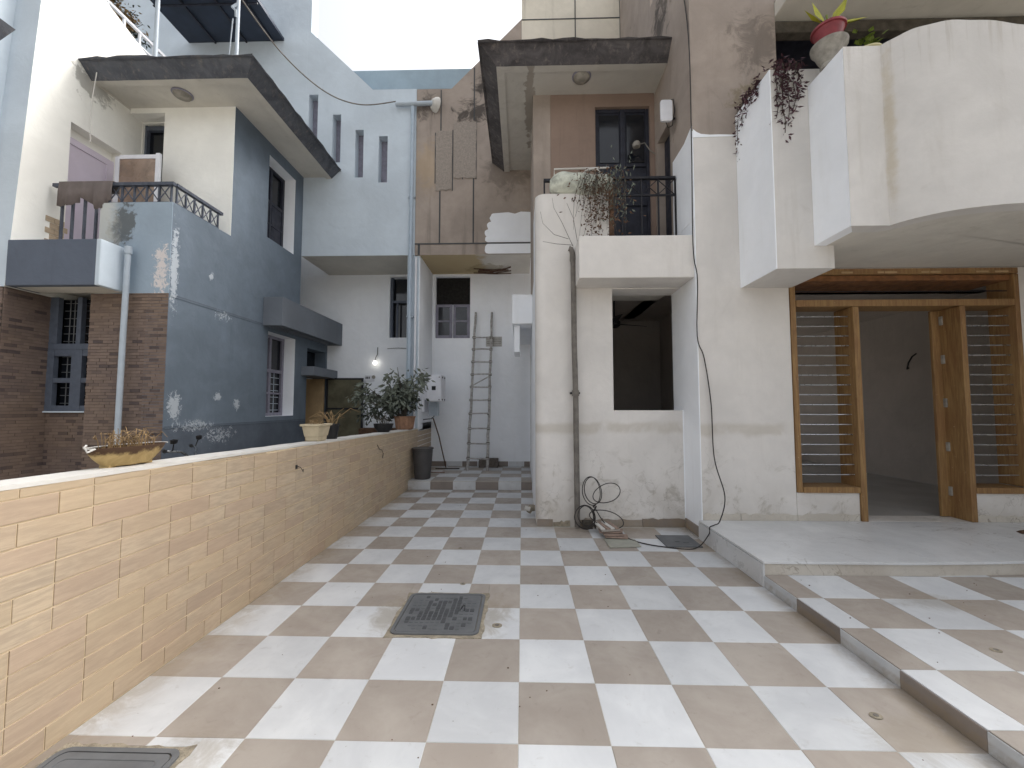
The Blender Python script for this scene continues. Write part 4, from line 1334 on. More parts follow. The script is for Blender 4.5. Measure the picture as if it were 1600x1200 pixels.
# railing on the left balcony
lr = props(bpy.data.objects.new('balcony_railing', None), None); C.objects.link(lr); lr.parent = bh
MB().box(-5.98, -4.40, 2.29, 2.34, 4.27, 4.31).build('top_rail', M['rail_grey'], lr)
MB().box(-4.435, -4.385, 2.341, 3.14, 4.27, 4.31).build('top_rail', M['rail_grey'], lr)
MB().box(-5.25, -4.46, 2.30, 2.33, 4.04, 4.055).build('rail', M['rail_grey'], lr)
MB().box(-4.425, -4.395, 2.345, 3.08, 4.04, 4.055).build('rail', M['rail_grey'], lr)
nn = 5
for i in range(nn + 1):
    x = -5.24 + i * (.80 / nn)
    MB().box(x - .01, x + .01, 2.305, 2.325, 4.03, 4.27).build('baluster', M['rail_grey'], lr)
for i in range(nn):
    a = -5.24 + i * (.80 / nn); b = a + .80 / nn
    m = MB(); m.tube([(a, 2.30, 4.055), (b, 2.30, 4.27)], .007, 6); m.tube([(a, 2.33, 4.27), (b, 2.33, 4.055)], .007, 6); m.build('cross_bar', M['rail_grey'], lr)
for i in range(6):
    y = 2.36 + i * .142
    MB().box(-4.42, -4.40, y - .01, y + .01, 4.03, 4.27).build('baluster', M['rail_grey'], lr)
    if i < 5:
        m = MB(); m.tube([(-4.405, y, 4.055), (-4.405, y + .142, 4.27)], .007, 6); m.tube([(-4.42, y, 4.27), (-4.42, y + .142, 4.055)], .007, 6); m.build('cross_bar', M['rail_grey'], lr)
for x in (-5.86, -5.72, -5.56, -5.41):
    MB().box(x - .012, x + .012, 2.305, 2.329, 3.3, 4.27).build('baluster', M['rail_grey'], lr)
# terrace railing and shed roof up on the roof
tr = props(bpy.data.objects.new('terrace_railing', None), None); C.objects.link(tr); tr.parent = bh
MB().box(-6.22, -6.18, 2.7, 5.2, 7.52, 7.56).build('top_rail', M['plastic_white'], tr)
MB().box(-6.21, -6.19, 2.7, 5.2, 7.32, 7.34).build('rail', M['plastic_white'], tr)
for i in range(10):
    y = 2.75 + i * .26
    MB().box(-6.215, -6.185, y, y + .03, 6.9, 7.52).build('baluster', M['plastic_white'], tr)
sh = MB()
sh.box(-6.85, -4.86, 1.0, 5.245, 8.96, 9.02)
so = sh.build('roof_sheet', M['sheet_blue'], bh)
m = MB()
for x in (-6.3, -5.65, -5.1): m.box(x, x + .03, 1.0, 5.24, 8.925, 8.96)
for y in (2.0, 3.2, 4.4): m.box(-6.84, -4.87, y, y + .03, 8.9, 8.925)
m.build('roof_batten', M['dark_door'], bh)
for x, y, s_ in ((-5.69, 3.3, .03), (-4.40, 3.3, .026)):
    m = MB(); m.tube([(x, y, 6.2), (x, y, 8.95)], s_, 10)
    m.build('roof_post', M['pvc'], bh, smooth=True)
m = MB(); m.tube([(-4.40, 3.27, 7.7), (-4.45, 3.24, 7.62), (-4.38, 3.22, 7.55), (-4.40, 3.26, 7.48)], .02, 6); m.tube([(-4.48, 3.3, 7.5), (-4.5, 3.28, 6.9), (-4.5, 3.28, 6.3)], .008, 6)
m.build('cable_knot', M['pvc'], bh)

# far parapet seen in the gap
fp = thing('far_house', 'pale blue flat roof parapet rising behind the gap between the houses', 'house')
csg('parapet', [(-4.3, .6, 6.0, 6.2, 8.48, 8.94)], [], M['far_blue'], fp, bevel=.01)
csg('wall', [(-4.3, .6, 6.21, 8.0, 7.0, 8.5)], [], M['light_blue'], fp, bevel=.01)

# neighbouring canopy corner at the top left edge
nc = thing('side_canopy', 'dark corner of another flat canopy at the top left edge beside the pale blue wall', 'canopy')
m = MB()
m.hexa([(-6.6, .5, 4.93), (-4.98, .5, 4.93), (-4.98, .95, 4.93), (-6.6, .95, 4.93), (-6.6, .45, 5.10), (-4.88, .45, 5.10), (-4.88, 1.0, 5.10), (-6.6, 1.0, 5.10)])
m.build('fascia', M['fascia_blue'], nc)
csg('soffit', [(-6.58, -5.0, .52, .93, 4.91, 4.929)], [], M['soffit'], nc, bevel=0)
csg('post', [(-6.7, -6.5, .5, .9, 0, 4.9)], [], M['soffit'], nc, bevel=.01)

# ================================================================== PIPES ON THE WALLS
p1 = thing('drain_pipe', 'pale grey plastic pipe standing in front of the brick slip pier', 'pipe')
m = MB(); m.tube([(-4.82, 2.17, 3.38), (-4.83, 2.17, 2.0), (-4.835, 2.17, .0)], .031, 14); m.build('pipe', M['pvc'], p1, smooth=True)
m = MB(); m.tube([(-4.82, 2.17, 3.33), (-4.82, 2.17, 3.42)], .040, 14); m.build('collar', M['pvc'], p1, smooth=True)
p2 = thing('drain_pipe', 'pale blue pipe with a tee running up between the blue and brown walls', 'pipe')
m = MB(); m.tube([(-2.17, 5.19, .6), (-2.17, 5.19, 4.5), (-2.16, 5.19, 7.46)], .036, 12); m.build('pipe', M['pvc_blue'], p2, smooth=True)
m = MB(); m.tube([(-2.50, 5.17, 7.50), (-1.76, 5.17, 7.51)], .045, 12); m.build('pipe', M['pvc'], p2, smooth=True)
m = MB(); m.tube([(-1.78, 5.17, 7.51), (-1.74, 5.2, 7.51), (-1.70, 5.239, 7.51)], [.08, .13, .16], 12); m.build('collar', M['cap'], p2, smooth=True)
for z in (3.2, 1.9, 5.6):
    m = MB(); m.box(-2.235, -2.105, 5.20, 5.2799 if z < 4.4 else 5.2495, z, z + .03); m.build('clamp', M['pvc'], p2)
p3 = thing('conduit', 'thin white conduit rising beside the pale blue drain pipe to the soffit', 'pipe')
m = MB(); m.tube([(-2.07, 5.24, 1.0), (-2.07, 5.24, 4.4)], .022, 10); m.build('pipe', M['plastic_white'], p3, smooth=True)

# ================================================================== WIRES
def wire(name, label, pts, r=.006, mat='cable', n=8):
    P = []
    for i in range(len(pts) - 1):
        p0, p1, p2_, p3_ = [Vector(pts[max(0, min(len(pts) - 1, q))]) for q in (i - 1, i, i + 1, i + 2)]
        for k in range(n):
            t_ = k / n
            P.append(.5 * ((2 * p1) + (-p0 + p2_) * t_ + (2 * p0 - 5 * p1 + 4 * p2_ - p3_) * t_ ** 2 + (-p0 + 3 * p1 - 3 * p2_ + p3_) * t_ ** 3))
    P.append(Vector(pts[-1]))
    m = MB(); m.tube(P, r, 6)
    o = m.build(name, M[mat], smooth=True)
    return props(o, label, 'cable')
wire('cable', 'thin cable sagging from the roof post to the pipe tee on the slit wall',
     [(-4.42, 3.3, 7.9), (-4.05, 3.9, 7.45), (-3.6, 4.5, 7.25), (-3.1, 4.9, 7.3), (-2.5, 5.17, 7.56)], .011, 'pipe_grey')
wire('cable', 'long black cable hanging down the white corner and curving over the floor to the coil',
     [(1.975, 2.4, 7.6), (1.985, 2.02, 6.0), (1.985, 1.985, 4.6), (1.97, 1.98, 3.3), (2.01, 1.98, 2.9), (1.99, 1.975, 2.25), (2.06, 1.975, 2.0),
      (2.12, 1.97, 1.5), (2.13, 1.95, .9), (2.19, 1.86, .5), (2.10, 1.79, .26), (2.02, 1.75, .222), (1.965, 1.73, .205), (1.945, 1.72, .13), (1.78, 1.66, .012), (1.5, 1.70, .01), (1.26, 1.85, .01), (1.12, 2.05, .03), (.98, 2.25, .10), (.88, 2.34, .26)], .006)
# coil of cable leaning on the wall
coil = thing('cable_coil', 'loose coil of black cable tied in loops leaning on the wall beside the drain pipe', 'cable')
def loop(cx, cz, ax, az, rot, y0=2.36, y1=2.20, tw=1.0, rr=.0055):
    P = []
    for i in range(41):
        a = 2 * PI * i / 40
        u, v = ax * math.cos(a), az * math.sin(a)
        x = cx + u * math.cos(rot) - v * math.sin(rot)
        z = cz + u * math.sin(rot) + v * math.cos(rot)
        y = y0 + (y1 - y0) * (1 - min(1, max(0, z / .6))) + .02 * math.sin(a * 2 + rot) * tw
        P.append((x, min(y, 2.43), max(.01, z)))
    m = MB(); m.tube(P, rr, 6, cap=False); m.build('loop', M['cable'], coil, smooth=True)
loop(.86, .46, .10, .15, .15); loop(.84, .455, .105, .16, .05)
loop(1.02, .43, .17, .10, .35); loop(1.0, .15, .20, .085, -.25)
loop(.74, .17, .11, .12, -.2); loop(.75, .165, .12, .13, .1); loop(.77, .18, .10, .11, .3)
m = MB(); m.tube([(.86, 2.33, .26), (.88, 2.33, .28), (.90, 2.33, .27), (.88, 2.32, .24), (.86, 2.33, .22), (.87, 2.31, .12), (.88, 2.3, .02)], .010, 6)
m.build('tie', M['cable'], coil)
wire('cable', 'faint string hanging across the white gable beside the mauve panel', [(-5.83, 2.6, 6.05), (-5.88, 2.6, 5.5), (-5.86, 2.6, 5.05)], .006, 'cap')

# ================================================================== LADDER
ld = thing('bamboo_ladder', 'tall grey bamboo ladder leaning on the white back wall', 'ladder')
b0, b1 = Vector((-1.10, 5.80, .152)), Vector((-.70, 5.80, .152))
t0, t1 = Vector((-1.02, 6.38, 3.56)), Vector((-.65, 6.38, 3.56))
def rail_pts(a, b, sd):
    rnd = random.Random(sd)
    P = []; rr = []
    for i in range(15):
        f = i / 14
        p = a.lerp(b, f)
        P.append(p + Vector((rnd.uniform(-.008, .008), rnd.uniform(-.006, .006), 0))); rr.append(.030 - .007 * f + (.003 if i % 2 else 0))
    return P, rr
for a, b, sd in ((b0, t0, 3), (b1, t1, 5)):
    P, rr = rail_pts(a, b, sd)
    m = MB(); m.tube(P, rr, 9); m.build('rail', M['bamboo'], ld, smooth=True)
for z in (2.98, 2.71, 2.43, 2.15, 1.88, 1.60, 1.31, 1.0, .70, .40):
    f = (z - .152) / (3.56 - .152)
    a = b0.lerp(t0, f); b = b1.lerp(t1, f)
    m = MB(); m.tube([a + Vector((-.04, -.03, 0)), (a + b) / 2 + Vector((0, -.03, random.uniform(-.008, .008))), b + Vector((.04, -.03, random.uniform(-.01, .01)))], .016, 7)
    m.build('rung', M['bamboo'], ld, smooth=True)
    m = MB()
    for q in (a, b): m.tube([q + Vector((0, 0, -.025)), q + Vector((0, 0, .025))], .036, 8)
    m.build('lashing', M['twig'], ld)
f1, f2 = (1.90 - .152) / 3.41, (2.12 - .152) / 3.41
m = MB(); m.tube([b0.lerp(t0, f1) + Vector((0, -.03, 0)), b1.lerp(t1, f2) + Vector((0, -.03, 0))], .013, 7); m.build('brace', M['bamboo'], ld)

# ================================================================== BACK YARD THINGS
bn = thing('dustbin', 'dark grey tapered plastic bin standing on the raised step by the tan wall', 'bin', (-1.80, 4.86, .152))
m = MB(); m.lathe([(0, .0), (.13, .0), (.145, .015), (.185, .53), (.185, .55), (.175, .55), (.135, .03), (0, .03)], seg=28); m.build('body', M['bin'], bn, smooth=True)
m = MB(); m.lathe([(.184, .53), (.197, .535), (.199, .555), (.190, .56), (.182, .552)], seg=28); m.build('rim', M['bin'], bn, smooth=True)
eb = thing('meter_box', 'white electrical enclosure with a black display mounted on the fin wall', 'box')
m = MB(); m.box(-1.90, -1.60, 5.52, 5.96, 1.56, 2.10); m.build('case', M['plastic_white'], eb, bevel=.012)
m = MB(); m.box(-1.885, -1.615, 5.505, 5.519, 1.575, 2.085); m.build('door', M['plastic_white'], eb, bevel=.004)
m = MB(); m.box(-1.79, -1.71, 5.497, 5.504, 1.79, 1.87); m.build('display', M['black'], eb, bevel=.003)
for y in (5.6, 5.85):
    for z in (1.60, 2.05):
        m = MB(); m.tube([(-1.600, y, z), (-1.588, y, z)], .018, 8); m.build('bolt', M['black'], eb)
for z in (1.6, 2.05):
    m = MB(); m.tube([(-1.640, 5.504, z), (-1.640, 5.498, z)], .012, 8); m.build('bolt', M['black'], eb)
m = MB(); m.box(-1.999, -1.95, 5.55, 5.95, 1.35, 2.10); m.build('back_plate', M['plastic_white'], eb, bevel=.004)
m = MB(); m.box(-1.949, -1.901, 5.56, 5.9, 1.6, 2.06); m.build('spacer', M['plastic_white'], eb)
m = MB(); m.box(-1.90, -1.72, 5.75, 5.93, 1.27, 1.555); m.build('lower_box', M['pvc'], eb, bevel=.006)
gear = MB(); gear.box(-2.15, -2.03, 5.62, 5.72, 1.131, 1.21); gear.box(-2.0, -1.9, 5.7, 5.8, 1.131 , 1.19)
go = thing('junction_box', 'small black junction box on the raised end of the tan wall', 'box')
m = MB(); m.box(-2.16, -2.05, 5.60, 5.72, 1.1305, 1.215); m.build('body', M['black'], go, bevel=.006)
m = MB(); m.tube([(-2.05, 5.66, 1.18), (-1.98, 5.7, 1.2), (-1.85, 5.8, 1.21), (-1.8, 5.82, 1.27)], .010, 6); m.build('lead', M['cable'], go)
st = MB(); st.tube([(-1.83, 5.85, 1.22), (-1.74, 6.0, .85), (-1.68, 6.1, .5), (-1.62, 6.2, .16)], .013, 7)
props(st.build('earthing_rod', M['rust'], smooth=True), 'thin rusty rod leaning below the white meter box', 'rod')
lb = MB(); lb.hexa([(-.92, 6.2, .153), (-.50, 6.2, .153), (-.50, 6.3, .153), (-.92, 6.3, .153), (-.92, 6.30, .34), (-.50, 6.30, .34), (-.50, 6.40, .34), (-.92, 6.40, .34)])
props(lb.build('loose_brick', M['brick_red'], bevel=.006), 'brown brick block leaning against the back wall behind the ladder', 'brick')
for k, (x, y, l, rz, lab) in enumerate(((-1.55, 6.0, .5, .03, 'thin dark strip of wood lying nearest the back wall skirting'), (-1.72, 5.5, .42, -.05, 'pale strip of wood lying on the step floor behind the bin'))):
    m = MB(); m.box(-l / 2, l / 2, -.025, .025, 0, .018)
    o = m.build('wood_strip', M['tile_piece'] if k else M['twig'], loc=(x, y, .154)); o.rotation_euler = (0, 0, rz)
    props(o, lab, 'wood')
# tap stub at the base of the rounded corner
tp = thing('waste_pipe_stub', 'broken pipe stub poking from the foot of the white rounded corner', 'pipe')
m = MB(); m.tube([(.20, 2.95, .10), (.13, 2.93, .10), (.10, 2.9, .06)], [.04, .045, .04], 10); m.build('pipe', M['mortar'], tp, smooth=True)
m = MB(); m.tube([(.12, 2.86, .10), (.05, 2.86, .12)], .03, 8); m.build('nozzle', M['cap'], tp, smooth=True)
# light bulb and sign on the neighbour back wall
lbp = thing('hanging_bulb', 'small lit bulb on a short wire against the white back wall', 'lamp', (-3.25, 6.33, 2.43))
m = MB(); m.lathe([(0, -.045), (.024, -.04), (.038, -.016), (.036, .008), (.018, .045), (0, .05)], seg=16); m.build('bulb', M['bulb'], lbp, smooth=True)
m = MB(); m.tube([(0, 0, .05), (.02, 0, .12), (.04, .05, .2), (.03, .08, .3), (.03, .09, .36)], .008, 6); m.build('wire', M['cable'], lbp)
m = MB(); m.tube([(.25, .085, .33), (.5, .085, .345), (.68, .085, .33)], .005, 6); m.build('wire', M['cable'], lbp)
sg = thing('number_plate', 'small pale house plate with a round emblem on the white back wall', 'sign')
MB().box(-3.50, -3.28, 6.415, 6.428, 2.02, 2.16).build('plate', M['plastic_white'], sg, bevel=.002)
m = MB()
for k, x in enumerate((-3.48, -3.445, -3.41)):
    m.box(x, x + .022, 6.4125, 6.4149, 2.08, 2.13)
m.build('digits', M['black'], sg)
m = MB(); m.tube([(-3.30, 6.4149, 2.12), (-3.30, 6.408, 2.12)], .04, 16); m.build('emblem', M['stone_pot'], sg)

# ================================================================== POTS AND PLANTS
def pot(parent, prof, mat, seg=28, sx=1, sy=1, name='pot'):
    m = MB(); m.lathe(prof, seg=seg, sx=sx, sy=sy)
    return m.build(name, M[mat], parent, smooth=True)
def dry_stems(parent, n, rx, ry, z0, hmin, hmax, mat='dry', r=.003, name='dry_stem', spread=.5, seed=1):
    rnd = random.Random(seed)
    m = MB()
    for i in range(n):
        a = rnd.uniform(0, 2 * PI); q = rnd.random() ** .5
        x, y = rx * q * math.cos(a), ry * q * math.sin(a)
        h = rnd.uniform(hmin, hmax)
        dx, dy = rnd.uniform(-spread, spread) * h, rnd.uniform(-spread, spread) * h
        m.tube([(x, y, z0), (x + dx * .3, y + dy * .3, z0 + h * .5), (x + dx, y + dy, z0 + h * rnd.uniform(.7, 1)), (x + dx * 1.6, y + dy * 1.6, z0 + h * rnd.uniform(.5, 1))], [r, r * .9, r * .7, r * .4], 4)
        if rnd.random() < .5:
            m.leaf((x + dx, y + dy, z0 + h * .8), (rnd.uniform(-1, 1), rnd.uniform(-1, 1), rnd.uniform(-.5, .5)), (0, 0, 1), .04, .015)
    return m.build(name, M[mat], parent)
zc = wtop(-.5)
b = thing('planter_bowl', 'wide shallow stained bowl of dry stems on the tan wall top', 'planter', (-2.135, -.45, zc), rz=1.57)
pot(b, [(0, .012), (.145, .012), (.165, .03), (.20, .065), (.228, .10), (.243, .125), (.245, .135), (.232, .135), (.215, .105), (.0, .09)], 'bowl', 40, 1.0, .45, 'bowl')
for x in (-.12, 0, .12): MB().box(x - .025, x + .025, -.03, .03, 0, .02).build('foot', M['bowl'], b)
pot(b, [(0, .085), (.21, .1), (.215, .118), (.0, .125)], 'dry_dark', 40, 1.0, .42, 'soil')
m = MB()
P = []
for i in range(24):
    a = -.5 + 3.9 * i / 23
    P.append((.25 * math.cos(a) * 1.0, .11 * math.sin(a) - .01, .135))
m.tube(P, .004, 5); m.tube([(-.24, -.04, .135), (-.29, -.05, .12), (-.30, -.04, .15), (-.27, -.02, .16)], .006, 5)
m.build('string', M['cap'], b)
dry_stems(b, 75, .19, .07, .12, .05, .14, 'dry', .0025, seed=4)
b.scale = (.86, .86, .8)
b = thing('planter', 'beige tapered plastic pot on the wall top in front of a black one', 'planter', (-2.11, 1.56, wtop(1.56)), rz=.0)
m = MB()
def sqpot(prof, k=4):
    vs = []; fs = []
    for w, d, z in prof: vs += [(-w, -d, z), (w, -d, z), (w, d, z), (-w, d, z)]
    n_ = len(prof)
    for i in range(n_ - 1):
        for q in range(4): fs.append((i * 4 + q, i * 4 + (q + 1) % 4, i * 4 + 4 + (q + 1) % 4, i * 4 + 4 + q))
    fs.append((3, 2, 1, 0)); fs.append(tuple((n_ - 1) * 4 + q for q in range(4)))
    m.add(vs, fs)
sqpot([(.055, .085, 0), (.062, .095, .015), (.064, .10, .05), (.07, .107, .052), (.085, .128, .155), (.098, .147, .157), (.098, .147, .178), (.085, .134, .178), (.08, .127, .15)])
m.build('pot', M['beige_pot'], b, bevel=.006)
dry_stems(b, 40, .06, .11, .15, .03, .08, 'dry', .002, seed=8)
b = thing('planter', 'black plastic pot with bare twigs behind the beige pot', 'planter', (-2.12, 1.93, wtop(1.93)))
pot(b, [(0, 0), (.055, 0), (.075, .15), (.082, .155), (.082, .17), (.07, .165), (.0, .15)], 'black')
dry_stems(b, 16, .05, .05, .15, .08, .2, 'dry', .004, seed=21, spread=.9)
b = thing('planter', 'shallow dark bowl pot between the twigs and the leafy fig', 'planter', (-2.11, 3.62, wtop(3.62)))
pot(b, [(0, 0), (.08, 0), (.13, .06), (.15, .13), (.14, .13), (.0, .11)], 'black')
dry_stems(b, 14, .08, .08, .12, .08, .22, 'twig', .004, seed=5, spread=.8)
def bush(parent, n, cx, cy, cz, rx, ry, rz_, ls, mat, seed, name='foliage', hang=.3, hollow=.4, core=True):
    rnd = random.Random(seed)
    m = MB()
    clumps = [(rnd.gauss(0, .5), rnd.gauss(0, .5), rnd.gauss(0, .45), rnd.uniform(.25, .5)) for _ in range(14)]
    for i in range(n):
        c_ = rnd.choice(clumps)
        x = c_[0] + rnd.gauss(0, c_[3] * .55); y = c_[1] + rnd.gauss(0, c_[3] * .55); z = c_[2] + rnd.gauss(0, c_[3] * .5)
        p = (cx + x * rx, cy + y * ry, cz + z * rz_)
        d = (rnd.uniform(-1, 1) + x * .6, rnd.uniform(-1, 1) + y * .6, rnd.uniform(-1, .5) - hang)
        l = ls * rnd.uniform(.7, 1.25)
        m.leaf(p, d, (rnd.uniform(-1, 1), rnd.uniform(-1, 1), rnd.uniform(0, 1.5)), l, l * .45)
    return m.build(name, M[mat], parent)
b = thing('potted_fig', 'bushy grey green fig in a ribbed terracotta pot on the tan wall', 'plant', (-2.10, 4.72, wtop(4.72)))
m = MB()
seg = 32
prof = [(.105, 0), (.115, .02), (.135, .17), (.15, .175), (.15, .19), (.13, .19), (.12, .15)]
vs = []
for r_, z_ in prof:
    for k in range(seg):
        a = 2 * PI * k / seg
        q = r_ * (1 + (.05 if k % 2 else -.02) * (1 if .01 < z_ < .172 else 0))
        vs.append((q * math.cos(a), q * math.sin(a), z_))
fs = [(i * seg + k, i * seg + (k + 1) % seg, (i + 1) * seg + (k + 1) % seg, (i + 1) * seg + k) for i in range(len(prof) - 1) for k in range(seg)]
fs.append(tuple(range(seg))[::-1]); fs.append(tuple((len(prof) - 1) * seg + k for k in range(seg)))
m.add(vs, fs); m.build('pot', M['terracotta'], b)
m = MB()
for (dx, dy, h) in ((0, 0, .5), (-.12, .02, .75), (-.5, -.05, .45), (.08, .0, .4), (-.3, .05, .6), (-.6, .0, .3)):
    m.tube([(0, 0, .15), (dx * .4, dy, .15 + h * .45), (dx, dy, .15 + h)], [.014, .01, .004], 6)
m.build('stem', M['twig'], b)
bush(b, 620, -.08, 0, .62, .24, .2, .26, .10, 'leaf', 2)
bush(b, 420, .02, 0, .42, .2, .18, .2, .08, 'leaf_dark', 3)
bush(b, 300, -.48, 0, .42, .27, .16, .14, .08, 'leaf', 9)
bush(b, 130, -.42, 0, .22, .22, .12, .14, .07, 'leaf_dark', 12)
b.scale = (1.3, 1.2, 1.25)
# small green object top beyond wall
b = thing('garden_tap', 'small green tap head just showing over the wall below the slate wall window', 'tap', (-4.1, 4.15, .6))
m = MB(); m.tube([(0, 0, -.6), (0, 0, .16)], .015, 8); m.build('riser_pipe', M['pipe_grey'], b)
m = MB(); m.lathe([(0, .13), (.05, .14), (.06, .17), (.03, .2), (.0, .22)], seg=12); m.tube([(-.06, 0, .19), (.06, 0, .19)], .02, 8); m.build('handle', M['leaf_dark'], b, smooth=True)

# balcony clutter on the white house
bk = thing('planter_trough', 'dusty plastic covered trough of dried plants on top of the white rounded parapet', 'planter', (.80, 2.50, 4.18))
m = MB()
NX, NR = 26, 12
rnd = random.Random(6)
for i in range(NX):
    for k in range(NR):
        a = 2 * PI * k / NR
        f = i / (NX - 1)
        rr = .15 * (1 + .14 * mnoise.noise((f * 5, math.cos(a) * 1.5, math.sin(a) * 1.5))) * (1 - .55 * (abs(f - .5) * 2) ** 6)
        m.v.append((-.42 + .80 * f, rr * math.cos(a) * .8, .12 + rr * math.sin(a) * 1.05 + .02 * math.sin(f * 7)))
for i in range(NX - 1):
    for k in range(NR):
        m.f.append((i * NR + k, (i + 1) * NR + k, (i + 1) * NR + (k + 1) % NR, i * NR + (k + 1) % NR)); m.mi.append(0); m.tone.append(0)
m.f.append(tuple(range(NR))); m.f.append(tuple((NX - 1) * NR + k for k in range(NR))[::-1]); m.mi += [0, 0]; m.tone += [0, 0]
m.build('sack', M['sack'], bk, smooth=True)
m = MB(); m.tube([(-.36, .03, .2), (-.36, .03, .36), (.35, .03, .37)], .012, 6); m.build('bent_pipe', M['cap'], bk, smooth=True)
m = MB(); m.tube([(-.02, -.05, .22), (.05, -.07, .29), (.16, -.07, .30), (.24, -.05, .24)], .014, 8); m.build('hose', M['cap'], bk, smooth=True)
MB().box(-.3, .36, .02, .09, .22, .285).build('tray', M['tile_piece'], bk, bevel=.01)
m = MB()
rnd = random.Random(14)
for i in range(60):
    x = rnd.uniform(-.05, .5); z = rnd.uniform(.0, .28)
    P = [Vector((x, -.11, z))]
    L_ = rnd.uniform(.2, .75)
    dx = rnd.uniform(-.35, .12)
    for q in range(1, 6):
        f = q / 5
        P.append(Vector((x + dx * L_ * f + .03 * math.sin(q + i), -.13 - .06 * math.sin(f * PI) - rnd.uniform(0, .03), z - L_ * f ** 1.3)))
    m.tube(P, [.004, .0035, .003, .0025, .002, .0015], 4)
m.build('dried_stems', M['twig'], bk)
m = MB()
for i in range(560):
    x = rnd.gauss(.20, .16); z = rnd.gauss(-.16, .24)
    if z < -.68 or z > .3: continue
    if x < -.05 and z < -.2 and rnd.random() < .7: continue
    m.leaf((x, -.13 - rnd.uniform(0, .08), z), (rnd.uniform(-1, 1), rnd.uniform(-.6, .3), rnd.uniform(-1, .4)), (rnd.uniform(-1, 1), -1, rnd.uniform(-1, 1)), rnd.uniform(.025, .06), rnd.uniform(.012, .025))
m.build('dried_leaves', M['dry_dark'], bk)
m = MB()
for i in range(120):
    x = rnd.gauss(.40, .12); z = rnd.gauss(-.05, .22)
    m.leaf((x, -.10 - rnd.uniform(0, .10), z), (rnd.uniform(-.6, .6), rnd.uniform(-.6, .3), rnd.uniform(.1, 1)), (rnd.uniform(-1, 1), -1, 0), rnd.uniform(.04, .08), rnd.uniform(.012, .022))
m.build('dull_green_leaves', M['leaf'], bk)
# bare branch against parapet
m = MB()
for P in ([(.66, 2.40, 3.46), (.52, 2.36, 3.75), (.42, 2.38, 3.95), (.40, 2.38, 4.08)], [(.60, 2.38, 3.55), (.42, 2.36, 3.60), (.28, 2.37, 3.75), (.25, 2.37, 3.9)],
          [(.66, 2.38, 3.47), (.45, 2.36, 3.48), (.28, 2.38, 3.52)], [(.72, 2.38, 3.46), (.66, 2.35, 3.8), (.58, 2.36, 4.0)]):
    m.tube(P, [.0035, .003, .002, .0015][:len(P)], 5)
props(m.build('bare_branch', M['twig']), 'bare grey branch trained up the white rounded parapet', 'branch')
# router antenna on the side wall
an = thing('wifi_antenna', 'white rounded outdoor antenna panel on the brown side wall of the balcony', 'antenna', (1.86, 2.42, 5.22))
m = MB()
pts = []
for cx_, cz_, a0 in ((.045, .11, 0), (-.045, .11, 90), (-.045, -.11, 180), (.045, -.11, 270)):
    for q in range(5):
        a = R(a0 + q * 22.5); pts.append((cx_ + .03 * math.cos(a), cz_ + .03 * math.sin(a)))
m.prism(pts, -.018, .018, 'y')
m.build('panel', M['plastic_white'], an, bevel=.006)
m = MB(); m.tube([(.0, .02, -.05), (.08, .06, -.08), (.135, .08, -.04)], .014, 8); m.build('bracket', M['iron'], an)
m = MB(); m.tube([(0, .02, -.13), (.03, .03, -.2), (.09, .05, -.16), (.13, .06, .05), (.12, .08, .22), (.07, .05, .18)], .006, 6); m.build('lead', M['cable'], an)
fl = thing('floodlight', 'small round grey lamp on a curved arm beside the dark balcony door', 'lamp', (1.70, 3.2, 5.3))
m = MB(); m.lathe([(0, -.05), (.05, -.045), (.06, 0), (.045, .03), (0, .035)], seg=14); m.build('head', M['stone_pot'], fl, smooth=True)
m = MB(); m.tube([(.04, 0, 0), (.12, .0, .02), (.2, .02, -.08), (.29, .05, -.12)], .008, 6); m.build('arm', M['stone_pot'], fl)

# hanging purple plant
pp_ = thing('trailing_plant', 'purple leaved trailing plant hanging over the white balcony step', 'plant', (2.53, 1.5, 4.84))
m = MB(); m2 = MB()
rnd = random.Random(31)
strands = [(-.02, .45, .55), (-.03, .35, .25), (-.02, .25, .18), (-.03, .15, .12), (.02, -.17, .55), (.08, -.18, .72), (.14, -.18, .6), (.2, -.18, .45), (.05, -.18, .4), (.25, -.17, .3), (-.03, .05, .12), (.1, -.17, .3)]
for (x, y, L_) in strands:
    P = []
    for q in range(7):
        f = q / 6
        P.append(Vector((x + rnd.uniform(-.02, .02), y + rnd.uniform(-.02, .02) + (0 if x > 0 else .0), .04 - L_ * f)))
    P.insert(0, Vector((x + .1, y + .1, .05)))
    m.tube(P, .004, 4)
    for p in P:
        for q in range(8):
            m2.leaf(p + Vector((rnd.uniform(-.03, .03), rnd.uniform(-.03, .03), rnd.uniform(-.06, .06))), (rnd.uniform(-1, 1), rnd.uniform(-1, 1), rnd.uniform(-1, .3)), (rnd.uniform(-1, 1), rnd.uniform(-1, 1), 1), rnd.uniform(.04, .075), .022)
for i in range(170):
    m2.leaf((rnd.uniform(-.02, .35), rnd.uniform(-.15, .5), rnd.uniform(0, .1)), (rnd.uniform(-1, 1), rnd.uniform(-1, 1), rnd.uniform(-.3, 1)), (0, 0, 1), .06, .022)
m.build('stem', M['twig'], pp_); m2.build('leaves', M['leaf_purple'], pp_)
